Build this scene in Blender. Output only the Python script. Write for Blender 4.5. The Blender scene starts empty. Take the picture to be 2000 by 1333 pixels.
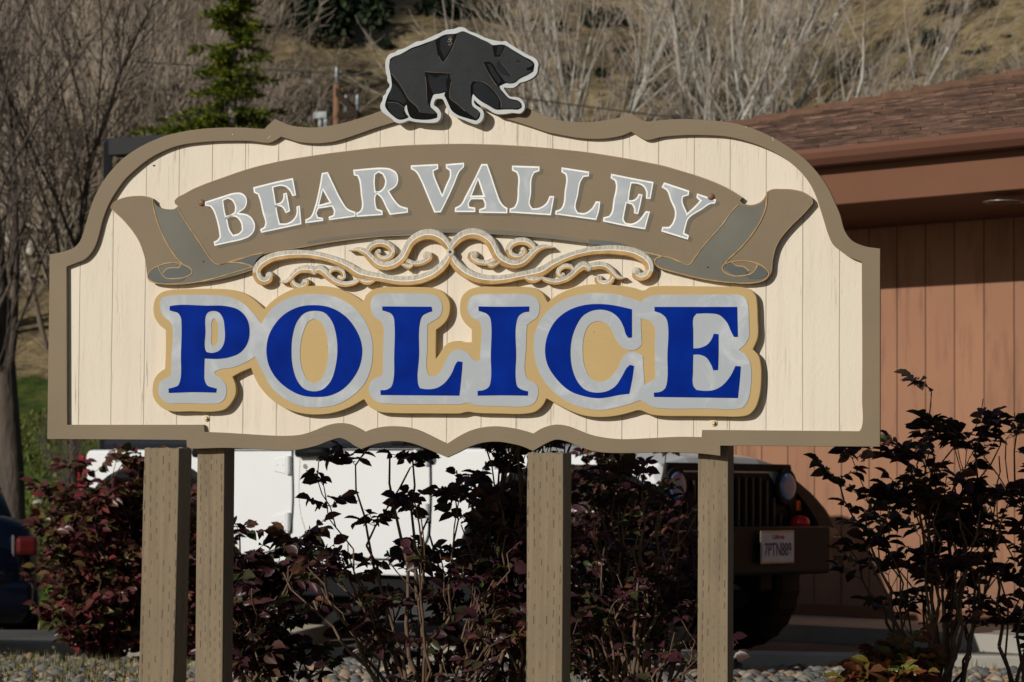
import bpy, bmesh, math, random
import numpy as np
from mathutils import Vector, Matrix, noise as mn

random.seed(7); rng = np.random.default_rng(7)
SC = bpy.context.scene
COL = SC.collection
R = math.radians

# ---------------------------------------------------------------- camera, sky, sun, exposure
F = 5820.0                       # focal length in photograph pixels (2000 wide)
CAMZ = 0.83
PITCH = math.atan((950 - 666.5) / F)
ROLL = R(0.35)
cam_d = bpy.data.cameras.new('camera'); cam = bpy.data.objects.new('camera', cam_d); COL.objects.link(cam)
cam_d.sensor_width = 36.0; cam_d.lens = 36.0 * F / 2000.0
cam_d.clip_start = 0.1; cam_d.clip_end = 2000
CM = Matrix.Translation((0, 0, CAMZ)) @ Matrix.Rotation(math.pi / 2 + PITCH, 4, 'X') @ Matrix.Rotation(ROLL, 4, 'Z')
cam.matrix_world = CM
cam_d.dof.use_dof = True; cam_d.dof.focus_distance = 8.35; cam_d.dof.aperture_fstop = 11.0
SC.camera = cam

SUN = Vector((-0.762 * math.cos(R(24)), -0.647 * math.cos(R(24)), math.sin(R(24)))).normalized()
sl = bpy.data.lights.new('sun', 'SUN'); so = bpy.data.objects.new('sun', sl); COL.objects.link(so)
sl.energy = 5.0; sl.angle = R(0.5); sl.color = (1.0, 0.955, 0.88)
so.rotation_euler = SUN.to_track_quat('Z', 'Y').to_euler()
W = bpy.data.worlds.new('World'); SC.world = W; W.use_nodes = True
wn = W.node_tree; sky = wn.nodes.new('ShaderNodeTexSky'); sky.sky_type = 'NISHITA'; sky.sun_disc = False
sky.sun_elevation = R(24); sky.sun_rotation = math.atan2(SUN.x, SUN.y)
bg = wn.nodes['Background']; bg.inputs['Strength'].default_value = 0.05
wn.links.new(sky.outputs[0], bg.inputs[0])
SC.view_settings.view_transform = 'Standard'; SC.view_settings.look = 'None'
SC.view_settings.exposure = -0.50; SC.view_settings.gamma = 1.0; SC.view_settings.use_curve_mapping = False
SC.cycles.max_bounces = 6; SC.cycles.diffuse_bounces = 3; SC.cycles.transparent_max_bounces = 12
SC.cycles.use_denoising = True

# ---------------------------------------------------------------- camera rays
CR = CM.to_3x3(); CO = CM.to_translation()
def ray(px, py):
    return (CR @ Vector(((px - 1000) / F, -(py - 666.5) / F, -1))).normalized()
def at(px, py, Y):
    d = ray(px, py); return CO + d * ((Y - CO.y) / d.y)
def on_plane(px, py, p, n):
    d = ray(px, py); return CO + d * ((p - CO).dot(n) / d.dot(n))

# ---------------------------------------------------------------- object helpers
def tag(o, label=None, cat=None, group=None, kind=None):
    if label: o['label'] = label
    if cat: o['category'] = cat
    if group: o['group'] = group
    if kind: o['kind'] = kind
    return o
def empty(name, loc=(0, 0, 0), rz=0.0, label=None, cat=None, group=None):
    o = bpy.data.objects.new(name, None); COL.objects.link(o)
    o.location = loc; o.rotation_euler = (0, 0, rz); o.empty_display_size = 0.1
    return tag(o, label, cat, group)
def copy_tree(o, parent=None):
    c = o.copy(); COL.objects.link(c); c.parent = parent
    for ch in [k for k in bpy.data.objects if k.parent == o]:
        copy_tree(ch, c)
    return c
def link_mesh(name, me, mat, parent=None, smooth=False):
    mats = mat if isinstance(mat, (list, tuple)) else [mat]
    for m in mats: me.materials.append(m)
    if smooth: me.polygons.foreach_set('use_smooth', [True] * len(me.polygons))
    o = bpy.data.objects.new(name, me); COL.objects.link(o)
    if parent: o.parent = parent
    return o

class MB:
    def __init__(s): s.v = []; s.f = []; s.m = []
    def add(s, vs, fs, mi=0):
        b = len(s.v); s.v += [tuple(v) for v in vs]; s.f += [tuple(i + b for i in f) for f in fs]; s.m += [mi] * len(fs); return s
    def box(s, x0, x1, y0, y1, z0, z1, mi=0, M=None):
        v = [Vector((x, y, z)) for z in (z0, z1) for y in (y0, y1) for x in (x0, x1)]
        if M: v = [M @ p for p in v]
        return s.add(v, [(0, 2, 3, 1), (4, 5, 7, 6), (0, 1, 5, 4), (2, 6, 7, 3), (0, 4, 6, 2), (1, 3, 7, 5)], mi)
    def prism(s, poly, axis, a0, a1, mi=0):
        n = len(poly); vs = []
        for a in (a0, a1):
            for p in poly:
                vs.append((a, p[0], p[1]) if axis == 'x' else (p[0], a, p[1]) if axis == 'y' else (p[0], p[1], a))
        fs = [tuple(range(n)), tuple(range(2 * n - 1, n - 1, -1))]
        fs += [(i, i + n, (i + 1) % n + n, (i + 1) % n) for i in range(n)]
        return s.add(vs, fs, mi)
    def cyl(s, p0, p1, r0, r1=None, n=16, caps=True, mi=0):
        r1 = r0 if r1 is None else r1
        p0 = Vector(p0); p1 = Vector(p1); d = (p1 - p0).normalized(); a = d.orthogonal().normalized(); b = d.cross(a)
        vs = [];
        for p, r in ((p0, r0), (p1, r1)):
            for i in range(n):
                t = 2 * math.pi * i / n; vs.append(p + a * (r * math.cos(t)) + b * (r * math.sin(t)))
        fs = [(i, (i + 1) % n, (i + 1) % n + n, i + n) for i in range(n)]
        if caps: fs += [tuple(range(n - 1, -1, -1)), tuple(range(n, 2 * n))]
        return s.add(vs, fs, mi)
    def tube(s, pts, rad, n=8, mi=0, caps=True):
        pts = [Vector(p) for p in pts]; rad = rad if isinstance(rad, (list, tuple)) else [rad] * len(pts)
        t0 = (pts[1] - pts[0]).normalized(); a = t0.orthogonal().normalized(); vs = []
        for i, p in enumerate(pts):
            t = (pts[min(i + 1, len(pts) - 1)] - pts[max(i - 1, 0)]).normalized()
            a = (a - t * a.dot(t)).normalized(); b = t.cross(a)
            for k in range(n):
                w = 2 * math.pi * k / n; vs.append(p + a * (rad[i] * math.cos(w)) + b * (rad[i] * math.sin(w)))
        fs = [(i * n + k, i * n + (k + 1) % n, (i + 1) * n + (k + 1) % n, (i + 1) * n + k) for i in range(len(pts) - 1) for k in range(n)]
        if caps: fs += [tuple(range(n - 1, -1, -1)), tuple(range(len(pts) * n - n, len(pts) * n))]
        return s.add(vs, fs, mi)
    def loft(s, secs, closed=True, caps=True, mi=0):
        n = len(secs[0]); vs = [p for q in secs for p in q]; m = n if closed else n - 1
        fs = [(i * n + k, i * n + (k + 1) % n, (i + 1) * n + (k + 1) % n, (i + 1) * n + k) for i in range(len(secs) - 1) for k in range(m)]
        if caps: fs += [tuple(range(n - 1, -1, -1)), tuple(range(len(secs) * n - n, len(secs) * n))]
        return s.add(vs, fs, mi)
    def ball(s, c, r, n=10, sc=(1, 1, 1), mi=0):
        vs = []; c = Vector(c)
        for i in range(n + 1):
            a = math.pi * i / n
            for k in range(n * 2):
                b = math.pi * k / n
                vs.append(c + Vector((r * sc[0] * math.sin(a) * math.cos(b), r * sc[1] * math.sin(a) * math.sin(b), r * sc[2] * math.cos(a))))
        w = n * 2
        return s.add(vs, [(i * w + k, i * w + (k + 1) % w, (i + 1) * w + (k + 1) % w, (i + 1) * w + k) for i in range(n) for k in range(w)], mi)
    def build(s, name, mat, parent=None, bevel=0, smooth=False, seg=2):
        me = bpy.data.meshes.new(name); me.from_pydata(s.v, [], s.f); me.validate()
        bm = bmesh.new(); bm.from_mesh(me)
        bmesh.ops.recalc_face_normals(bm, faces=bm.faces); bm.to_mesh(me); bm.free()
        if len(me.polygons) == len(s.m): me.polygons.foreach_set('material_index', s.m)
        o = link_mesh(name, me, mat, parent, smooth)
        if bevel:
            b = o.modifiers.new('bevel', 'BEVEL'); b.width = bevel; b.segments = seg; b.limit_method = 'ANGLE'; b.angle_limit = R(35)
            if smooth is False: me.polygons.foreach_set('use_smooth', [False] * len(me.polygons))
        return o

def tri_mesh(name, v, f, mi=None):
    me = bpy.data.meshes.new(name); nf = len(f)
    me.vertices.add(len(v)); me.vertices.foreach_set('co', np.asarray(v, np.float32).ravel())
    k = f.shape[1]
    me.loops.add(nf * k); me.loops.foreach_set('vertex_index', np.asarray(f, np.int32).ravel())
    me.polygons.add(nf); me.polygons.foreach_set('loop_start', np.arange(0, nf * k, k, dtype=np.int32))
    me.polygons.foreach_set('loop_total', np.full(nf, k, np.int32))
    if mi is not None: me.polygons.foreach_set('material_index', np.asarray(mi, np.int32))
    me.update(calc_edges=True); me.validate()
    return me
def scatter(tv, tf, A, P):
    """template verts (n,3), faces (m,k); A (N,3,3) bases as columns, P (N,3)"""
    tv = np.asarray(tv, float); tf = np.asarray(tf)
    V = np.einsum('nij,vj->nvi', A, tv) + P[:, None, :]
    Fc = tf[None] + (np.arange(len(P)) * len(tv))[:, None, None]
    return V.reshape(-1, 3), Fc.reshape(-1, tf.shape[1])
def seg_mesh(P0, P1, R0, R1, n=4):
    P0 = np.asarray(P0, float); P1 = np.asarray(P1, float); R0 = np.asarray(R0); R1 = np.asarray(R1)
    d = P1 - P0; d /= np.linalg.norm(d, axis=1, keepdims=True) + 1e-9
    up = np.where(np.abs(d[:, 2:3]) > .9, np.array([[1., 0, 0]]), np.array([[0, 0, 1.]]))
    a = np.cross(d, up); a /= np.linalg.norm(a, axis=1, keepdims=True) + 1e-9; b = np.cross(d, a)
    t = np.arange(n) * 2 * np.pi / n; c = np.cos(t)[None, :, None]; s_ = np.sin(t)[None, :, None]
    ring = a[:, None] * c + b[:, None] * s_
    V = np.concatenate([P0[:, None] + ring * R0[:, None, None], P1[:, None] + ring * R1[:, None, None]], 1).reshape(-1, 3)
    k = np.arange(n); q = np.stack([k, (k + 1) % n, (k + 1) % n + n, k + n], 1)
    Fc = (q[None] + (np.arange(len(P0)) * 2 * n)[:, None, None]).reshape(-1, 4)
    return V, Fc

# ---------------------------------------------------------------- material helpers
class NT:
    def __init__(s, name):
        s.m = bpy.data.materials.new(name); s.m.use_nodes = True; s.t = s.m.node_tree
        s.p = s.t.nodes['Principled BSDF']; s.out = s.t.nodes['Material Output']
    def n(s, typ, **kw):
        nd = s.t.nodes.new(typ)
        for k, v in kw.items(): setattr(nd, k, v)
        return nd
    def set(s, sock, v):
        if isinstance(v, bpy.types.NodeSocket): s.t.links.new(v, sock)
        elif isinstance(v, (tuple, list)) and len(v) == 3 and sock.type == 'RGBA': sock.default_value = (*v, 1)
        else: sock.default_value = v
    def math(s, op, a, b=None, c=None, clamp=False):
        nd = s.n('ShaderNodeMath', operation=op, use_clamp=clamp); s.set(nd.inputs[0], a)
        if b is not None: s.set(nd.inputs[1], b)
        if c is not None: s.set(nd.inputs[2], c)
        return nd.outputs[0]
    def coords(s, scale=(1, 1, 1), kind='Object', rot=(0, 0, 0)):
        tc = s.n('ShaderNodeTexCoord'); mp = s.n('ShaderNodeMapping'); s.t.links.new(tc.outputs[kind], mp.inputs[0])
        mp.inputs['Scale'].default_value = scale; mp.inputs['Rotation'].default_value = rot; return mp.outputs[0]
    def noise(s, vec, scale=5, detail=4, rough=.55, dist=0):
        nd = s.n('ShaderNodeTexNoise'); s.set(nd.inputs['Vector'], vec); nd.inputs['Scale'].default_value = scale
        nd.inputs['Detail'].default_value = detail; nd.inputs['Roughness'].default_value = rough; nd.inputs['Distortion'].default_value = dist
        return nd.outputs[0]
    def ramp(s, fac, stops, interp='LINEAR'):
        nd = s.n('ShaderNodeValToRGB'); s.set(nd.inputs[0], fac); cr = nd.color_ramp; cr.interpolation = interp
        while len(cr.elements) < len(stops): cr.elements.new(0.5)
        for e, (p, c) in zip(cr.elements, stops):
            e.position = p; e.color = (*c, 1) if isinstance(c, (tuple, list)) else (c, c, c, 1)
        return nd.outputs[0]
    def mix(s, fac, a, b, mode='MIX'):
        nd = s.n('ShaderNodeMix', data_type='RGBA', blend_type=mode); s.set(nd.inputs[0], fac); s.set(nd.inputs[6], a); s.set(nd.inputs[7], b)
        return nd.outputs[2]
    def bump(s, h, strength=.3, dist=.002):
        nd = s.n('ShaderNodeBump'); s.set(nd.inputs['Height'], h); nd.inputs['Strength'].default_value = strength; nd.inputs['Distance'].default_value = dist
        s.t.links.new(nd.outputs[0], s.p.inputs['Normal'])
    def fin(s, col=None, rough=None, **kw):
        if col is not None: s.set(s.p.inputs['Base Color'], col)
        kw.setdefault('Specular_IOR_Level', .22)
        if rough is not None: s.set(s.p.inputs['Roughness'], rough)
        for k, v in kw.items(): s.set(s.p.inputs[k.replace('_', ' ')], v)
        return s.m
def mul(c, k): return tuple(min(1, x * k) for x in c)
def plain(name, col, rough=.6, var=.12, vs=6, bs=60, bstr=.1, bdist=.002, stretch=(1, 1, 1), col2=None, **kw):
    t = NT(name); co = t.coords(stretch)
    nz = t.noise(co, vs, 5); fac = t.ramp(nz, [(.3, 0.), (.7, 1.)])
    c = t.mix(fac, mul(col, 1 - var), col2 if col2 else mul(col, 1 + var))
    if bstr: t.bump(t.noise(co, bs, 4), bstr, bdist)
    return t.fin(c, rough, **kw)

# ---------------------------------------------------------------- outline helpers
def smooth_pts(pts, corner=38, step=3, maxseg=1e9):
    """Catmull-Rom through traced points, keeping sharp corners"""
    n = len(pts); P = [np.array(p, float) for p in pts]; cor = []
    for i in range(n):
        a = P[i] - P[i - 1]; b = P[(i + 1) % n] - P[i]
        ang = abs(math.degrees(math.atan2(a[0] * b[1] - a[1] * b[0], a.dot(b)))); cor.append(ang > corner)
    out = []
    for i in range(n):
        p1, p2 = P[i], P[(i + 1) % n]; L = np.linalg.norm(p2 - p1)
        p0 = p1 - (p2 - p1) if cor[i] else P[i - 1]
        p3 = p2 + (p2 - p1) if cor[(i + 1) % n] else P[(i + 2) % n]
        k = max(1, int(round(L / step)))
        if k > 12: k = 12
        # centripetal-ish tangents
        l0 = np.linalg.norm(p1 - p0) + 1e-6; l2 = np.linalg.norm(p3 - p2) + 1e-6
        m1 = ((p2 - p1) / L + (p1 - p0) / l0) * .5 * L if not cor[i] else (p2 - p1)
        m2 = ((p3 - p2) / l2 + (p2 - p1) / L) * .5 * L if not cor[(i + 1) % n] else (p2 - p1)
        for j in range(k):
            t = j / k; t2 = t * t; t3 = t2 * t
            out.append(tuple((2 * t3 - 3 * t2 + 1) * p1 + (t3 - 2 * t2 + t) * m1 + (-2 * t3 + 3 * t2) * p2 + (t3 - t2) * m2))
    return out
def area2(p): return sum(p[i - 1][0] * p[i][1] - p[i][0] * p[i - 1][1] for i in range(len(p))) / 2
def offset(pts, d):
    """grow (d>0) or shrink a closed outline"""
    if area2(pts) < 0: pts = pts[::-1]
    n = len(pts); P = [np.array(p, float) for p in pts]; out = []
    for i in range(n):
        a = P[i] - P[i - 1]; b = P[(i + 1) % n] - P[i]
        a /= np.linalg.norm(a) + 1e-12; b /= np.linalg.norm(b) + 1e-12
        na = np.array([a[1], -a[0]]); nb = np.array([b[1], -b[0]]); m = na + nb; L = m.dot(m)
        m = m * (2 / L) if L > .25 else na + nb
        l = np.linalg.norm(m)
        if l > 1.8: m *= 1.8 / l
        out.append(tuple(P[i] + m * d))
    return out
def slab(name, contours, w0, w1, mat, parent, bevel=0.0, rad=1):
    """filled outline (u,v), solid from depth w0 to w1 towards the viewer; local x=u, y=-w, z=v"""
    cu = bpy.data.curves.new(name, 'CURVE'); cu.dimensions = '2D'; cu.fill_mode = 'BOTH'
    for c in contours:
        sp = cu.splines.new('POLY'); sp.points.add(len(c) - 1)
        for p, q in zip(sp.points, c): p.co = (q[0], q[1], 0, 1)
        sp.use_cyclic_u = True
    h = (w1 - w0) / 2; cu.extrude = max(h - bevel, 1e-5)
    if bevel: cu.bevel_depth = bevel; cu.bevel_resolution = rad; cu.offset = -bevel
    tmp = bpy.data.objects.new('tmp', cu); COL.objects.link(tmp)
    dg = bpy.context.evaluated_depsgraph_get(); dg.update()
    me = bpy.data.meshes.new_from_object(tmp.evaluated_get(dg)); me.name = name
    n = len(me.vertices); co = np.empty(n * 3, np.float32); me.vertices.foreach_get('co', co); co = co.reshape(-1, 3)
    co = np.stack([co[:, 0], -(co[:, 2] + (w0 + w1) / 2), co[:, 1]], 1); me.vertices.foreach_set('co', co.ravel())
    bpy.data.objects.remove(tmp); bpy.data.curves.remove(cu); me.materials.clear(); me.update()
    bm = bmesh.new(); bm.from_mesh(me); bmesh.ops.remove_doubles(bm, verts=bm.verts, dist=1e-6)
    bmesh.ops.recalc_face_normals(bm, faces=bm.faces); bm.to_mesh(me); bm.free()
    return link_mesh(name, me, mat, parent)

# ================================================================ SETTING
soil = plain('dry soil', (.13, .10, .07), .95, .35, 3, 40, .6, .01, col2=(.21, .165, .115))
concrete = plain('grey concrete', (.33, .31, .27), .9, .12, 3, 90, .5, .003)
asphalt = plain('worn asphalt', (.085, .083, .08), .9, .25, 2, 120, .7, .004, col2=(.12, .115, .105))

KYAW = R(9); KP = Vector((-1.33, 15.5, 0)); KU = Vector((math.cos(KYAW), -math.sin(KYAW), 0)); KN = Vector((math.sin(KYAW), math.cos(KYAW), 0))
def bed_z(x, y):
    d = -((x - KP.x) * KN.x + (y - KP.y) * KN.y)
    z = -0.08 + max(0, d) * 0.026
    z += mn.noise(Vector((x * .8, y * .8, 1))) * .015
    z += .07 * math.exp(-((x - 1.35) ** 2 + (y - 10.0) ** 2) / .35)
    return z
def grid(name, fx, fy, zf, mat, kind='structure', smooth=True):
    nx, ny = len(fx), len(fy)
    v = np.array([(x, y, zf(x, y)) for y in fy for x in fx]); i = np.arange(nx - 1); j = np.arange(ny - 1)
    I, J = np.meshgrid(i, j); a = (J * nx + I).ravel(); f = np.stack([a, a + 1, a + nx + 1, a + nx], 1)
    o = link_mesh(name, tri_mesh(name, v, f), mat, None, smooth); o['kind'] = kind; return o
# gravel bed: a strip in kerb coordinates
def strip(name, u0, u1, n0, n1, nu, nn, zf, mat):
    us = np.linspace(u0, u1, nu); ns = np.linspace(n0, n1, nn); v = []
    for b in ns:
        for a in us:
            p = KP + KU * a + KN * b; v.append((p.x, p.y, zf(p.x, p.y)))
    I, J = np.meshgrid(np.arange(nu - 1), np.arange(nn - 1)); a = (J * nu + I).ravel()
    f = np.stack([a, a + 1, a + nu + 1, a + nu], 1)
    o = link_mesh(name, tri_mesh(name, np.array(v), f), mat, None, True); o['kind'] = 'structure'; return o
strip('planting_bed', -9, 9, -18, 0.02, 90, 90, bed_z, soil)
def pave_z(x, y):
    s = max(0., min(1., (-x - 1.2) / 2)); return -0.10 - .075 * s * max(0, min(y - 19, 8))
strip('parking_lot', -30, 26, .14, 12.0, 60, 40, pave_z, asphalt)
k = MB()
prof = [(0.0, -.3), (0.0, -.012), (.012, 0.0), (.15, 0.0), (.15, -.3)]
secs = []
for i in range(57):
    a = -28 + i; p = KP + KU * a
    secs.append([(p.x + KN.x * b, p.y + KN.y * b, z) for b, z in prof])
k.loft(secs); kerb = k.build('kerb', concrete); kerb['kind'] = 'structure'

# hillside terrain -------------------------------------------------
def hill_z(x, y):
    pts = [(24, -1.6), (27.5, -.95), (30, -.25), (35, .33), (45, 1.25), (52, 2.4), (60, 5.2), (80, 13.5), (110, 27), (150, 46)]
    yy = y + .12 * x * (1 if x > 0 else .3)
    for (a, za), (b, zb) in zip(pts, pts[1:]):
        if yy <= b or b == 150:
            t = (yy - a) / (b - a); z = za + (zb - za) * t; break
    g = max(0., min(1., (yy - 50) / 25))
    z += g * (mn.noise(Vector((x * .045 + y * .02, y * .03, 3.3))) * 3.2 + mn.noise(Vector((x * .16, y * .11, 7.1))) * 1.0)
    z += mn.noise(Vector((x * .5, y * .5, 2))) * .12 * min(1, max(0, (y - 28) / 10)) + mn.noise(Vector((x * 1.7, y * 1.7, 9))) * .12 * g
    # spur that climbs to the right
    z += 3.5 * max(0, min(1, (x - 7) / 10)) * g
    return z
t = NT('hillside grass and scrub')
co = t.coords((1, 1, 1)); sep = t.n('ShaderNodeSeparateXYZ'); t.t.links.new(co, sep.inputs[0])
n1 = t.noise(co, .22, 6, .62); n2 = t.noise(co, 1.1, 6, .7, .5); n3 = t.noise(co, 5, 5, .7)
dry = t.mix(t.ramp(n3, [(.35, 0.), (.65, 1.)]), (.24, .175, .085), (.50, .39, .21))
scrub = t.mix(t.ramp(n3, [(.4, 0.), (.6, 1.)]), (.07, .062, .032), (.24, .18, .11))
m = t.math('ADD', t.math('MULTIPLY', n1, .55), t.math('MULTIPLY', n2, .45))
c = t.mix(t.ramp(m, [(.44, 0.), (.53, 1.)]), scrub, dry)
red = t.ramp(t.noise(t.coords((1.3, 1.3, 1.3)), 1.9, 3, .6), [(.60, 0.), (.66, 1.)])
c = t.mix(t.math('MULTIPLY', red, .6), c, (.11, .055, .04))
gn = t.noise(t.coords((1, .5, 1)), 1.6, 8, .75)
green = t.ramp(gn, [(.34, (.012, .02, .006)), (.44, (.05, .085, .012)), (.54, (.11, .14, .022)), (.66, (.19, .16, .06))])
lawn = t.math('MULTIPLY', t.math('LESS_THAN', t.math('ADD', sep.outputs[1], t.math('MULTIPLY', gn, 5)), 55.5), t.math('LESS_THAN', sep.outputs[0], -1.5))
c = t.mix(lawn, c, green)
t.bump(t.math('ADD', n3, t.noise(co, 18, 4, .7)), 1.0, .12)
HILLM = t.fin(c, .95)
hx = np.concatenate([np.linspace(-60, -18, 40), np.arange(-17.5, 22, .35), np.linspace(22.5, 75, 50)])
hy = np.concatenate([np.arange(25, 60, .4), np.arange(60, 110, .6), np.linspace(111, 150, 30)])
grid('hillside', hx, hy, hill_z, HILLM)
def hill_hit(px, py):
    d = ray(px, py); lo = 27.0; s = lo
    while s < 150:
        p = CO + d * (s / d.y)
        if p.z < hill_z(p.x, p.y): return p
        s += .4
    return CO + d * (149 / d.y)

# sky dome is the world; a wide earth sheet under everything reaches the horizon
earth = MB().add([(-900, -300, -2.2), (900, -300, -2.2), (900, 25, -2.2), (-900, 25, -2.2)], [(0, 1, 2, 3)]).build('ground', soil); earth['kind'] = 'structure'

# river stones ------------------------------------------------------
def ico(sub=1):
    bm = bmesh.new(); bmesh.ops.create_icosphere(bm, subdivisions=sub, radius=1)
    v = np.array([p.co[:] for p in bm.verts]); f = np.array([[q.index for q in a.verts] for a in bm.faces]); bm.free(); return v, f
IV, IF = ico(2)
def rotz(a):
    c, s = np.cos(a), np.sin(a); z = np.zeros_like(a); o = np.ones_like(a)
    return np.stack([np.stack([c, -s, z], 1), np.stack([s, c, z], 1), np.stack([z, z, o], 1)], 1)
def stones(n, x0, x1, b0, b1, smin, smax, dens=None):
    P = []; 
    while len(P) < n:
        a = random.uniform(x0, x1); b = random.uniform(b0, b1); p = KP + KU * a + KN * b
        if dens and random.random() > dens(p.x, p.y): continue
        P.append((p.x, p.y, bed_z(p.x, p.y)))
    P = np.array(P); s = rng.uniform(0, 1, n) ** 1.8 * (smax - smin) + smin
    S = np.stack([s * rng.uniform(.8, 1.35, n), s * rng.uniform(.7, 1.0, n), s * rng.uniform(.45, .75, n)], 1)
    A = rotz(rng.uniform(0, 6.28, n)) * S[:, None, :]
    tl = rng.normal(0, .22, n); Rx = np.stack([np.stack([np.ones(n), np.zeros(n), np.zeros(n)], 1), np.stack([np.zeros(n), np.cos(tl), -np.sin(tl)], 1), np.stack([np.zeros(n), np.sin(tl), np.cos(tl)], 1)], 1)
    A = np.einsum('nij,njk->nik', Rx, A); P[:, 2] += s * rng.uniform(.05, .45, n)
    return A, P
A, P = stones(9000, -3.2, 4.4, -4.6, -.03, .012, .037)
lump = IV * (1 + .10 * np.sin(IV[:, [1, 2, 0]] * 3.1 + 1) + .06 * np.cos(IV[:, [2, 0, 1]] * 5))
v, f = scatter(lump, IF, A, P)
t = NT('river stones'); g = t.n('ShaderNodeNewGeometry')
c = t.ramp(g.outputs['Random Per Island'], [(0, (.15, .15, .145)), (.22, (.29, .25, .19)), (.4, (.09, .09, .09)), (.55, (.36, .30, .21)), (.66, (.20, .18, .15)), (.76, (.32, .20, .11)), (.88, (.12, .12, .12)), (1, (.42, .38, .30))], 'CONSTANT')
nz = t.noise(t.coords(), 60, 4); c = t.mix(t.math('MULTIPLY', nz, .35), c, (.09, .08, .07)); STONE = t.fin(c, .8)
o = link_mesh('gravel', tri_mesh('gravel', v, f), STONE, None, True); o['kind'] = 'stuff'; o['label'] = 'rounded grey and tan river stones covering the bed in front of the kerb'

# dry grass tufts on the bed
def blades(n, pick, hmin, hmax, w, lean=.45):
    tv = np.array([(-.5, 0, 0), (.5, 0, 0), (-.32, .12, .5), (.32, .12, .5), (0, .5, 1.)]); tf = np.array([(0, 1, 3), (0, 3, 2), (2, 3, 4)])
    P = np.array([pick() for _ in range(n)]); h = rng.uniform(hmin, hmax, n); A = rotz(rng.uniform(0, 6.28, n))
    A = A * np.stack([np.full(n, w) * rng.uniform(.6, 1.4, n), h * rng.uniform(.1, lean * 2, n), h], 1)[:, None, :]
    return scatter(tv, tf, A, P)
def pick_grass():
    while True:
        a = random.uniform(-3.2, 4.3); b = random.uniform(-3.6, -.03)
        p = KP + KU * a + KN * b; q = mn.noise(Vector((p.x * 1.7, p.y * 1.3, 5)))
        near = b > -.35
        if (p.x < -1.45 and q > -.35) or (near and q > .1) or q > .42: return (p.x, p.y, bed_z(p.x, p.y))
v, f = blades(8000, pick_grass, .02, .075, .005)
t = NT('dry and green grass'); g = t.n('ShaderNodeNewGeometry')
GR = t.fin(t.ramp(g.outputs['Random Per Island'], [(0, (.22, .17, .08)), (.35, (.14, .13, .04)), (.6, (.07, .10, .02)), (.85, (.28, .21, .11)), (1, (.10, .12, .03))]), .8)
o = link_mesh('grass', tri_mesh('grass', v, f), GR); o['kind'] = 'stuff'; o['label'] = 'sparse dry and green grass blades among the stones'

def pick_lawn():
    while True:
        x = random.uniform(-8.5, -1.8); y = random.uniform(28.5, 50)
        if mn.noise(Vector((x * .9, y * .45, 4))) > -.18 and x / y < -.02: return (x, y, hill_z(x, y) - .01)
v, f = blades(26000, pick_lawn, .03, .10, .035)
t = NT('lawn blades'); g = t.n('ShaderNodeNewGeometry')
LB = t.fin(t.ramp(g.outputs['Random Per Island'], [(0, (.03, .05, .008)), (.4, (.065, .10, .014)), (.75, (.12, .13, .025)), (1, (.20, .16, .07))]), .85)
o = link_mesh('lawn_grass', tri_mesh('lawn_grass', v, f), LB); o['kind'] = 'stuff'; o['label'] = 'rough green grass on the slope at the left'

# fallen leaves under the right-hand bush
def leaf_tpl():
    # spiny leaflet in xy, length 1 along x
    mid = [(0, 0, 0), (.3, 0, .0), (.6, 0, -.04), (1, 0, -.15)]
    s = [(.07, .09), (.20, .21), (.32, .22), (.45, .27), (.57, .235), (.70, .21), (.84, .11)]
    v = list(mid); L = len(v)
    for x, y in s: v.append((x, y, .20 * y / .3 - .10 * x * x))
    for x, y in s: v.append((x, -y, .16 * y / .3 - .10 * x * x))
    f = []
    def side(b, flip):
        q = [(0, b + 0, 1), (b + 0, b + 1, 1), (b + 1, b + 2, 1), (b + 2, 2, 1), (b + 2, b + 3, 2), (b + 3, b + 4, 2), (b + 4, b + 5, 2), (b + 5, 3, 2), (b + 5, b + 6, 3)]
        return [t_[::-1] if flip else t_ for t_ in q]
    return np.array(v), np.array(side(L, False) + side(L + 7, True))
LV, LF = leaf_tpl()
def leaf_mat(name, stops, rough=.32, trans=.25):
    t = NT(name); g = t.n('ShaderNodeNewGeometry'); c = t.ramp(g.outputs['Random Per Island'], stops)
    nz = t.noise(t.coords(), 45, 3); c = t.mix(t.ramp(nz, [(.4, 0.), (.75, .55)]), c, mul(stops[1][1], .55))
    t.fin(c, rough); tr = t.n('ShaderNodeBsdfTranslucent'); t.set(tr.inputs[0], c); mx = t.n('ShaderNodeMixShader'); mx.inputs[0].default_value = trans
    t.t.links.new(t.p.outputs[0], mx.inputs[1]); t.t.links.new(tr.outputs[0], mx.inputs[2]); t.t.links.new(mx.outputs[0], t.out.inputs[0]); return t.m
DEAD = leaf_mat('fallen brown leaves', [(0, (.22, .10, .05)), (.4, (.15, .06, .035)), (.7, (.30, .15, .07)), (1, (.10, .04, .03))], .7, .1)
n = 900; ang = rng.uniform(0, 6.28, n); rr = np.abs(rng.normal(0, .28, n)); 
P = np.stack([1.33 + rr * np.cos(ang) * 1.1, 9.75 + rr * np.sin(ang), np.zeros(n)], 1); P[:, 2] = [bed_z(x, y) + random.uniform(.005, .05) for x, y, _ in P]
A = rotz(rng.uniform(0, 6.28, n)) * (rng.uniform(.035, .065, n))[:, None, None]
tl = rng.normal(0, .5, n); Rx = np.stack([np.stack([np.ones(n), np.zeros(n), np.zeros(n)], 1), np.stack([np.zeros(n), np.cos(tl), -np.sin(tl)], 1), np.stack([np.zeros(n), np.sin(tl), np.cos(tl)], 1)], 1)
v, f = scatter(LV, LF, np.einsum('nij,njk->nik', Rx, A), P)
o = link_mesh('leaf_litter', tri_mesh('leaf_litter', v, f), DEAD); o['kind'] = 'stuff'; o['label'] = 'fallen brown leaves heaped under the right-hand bush'

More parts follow.
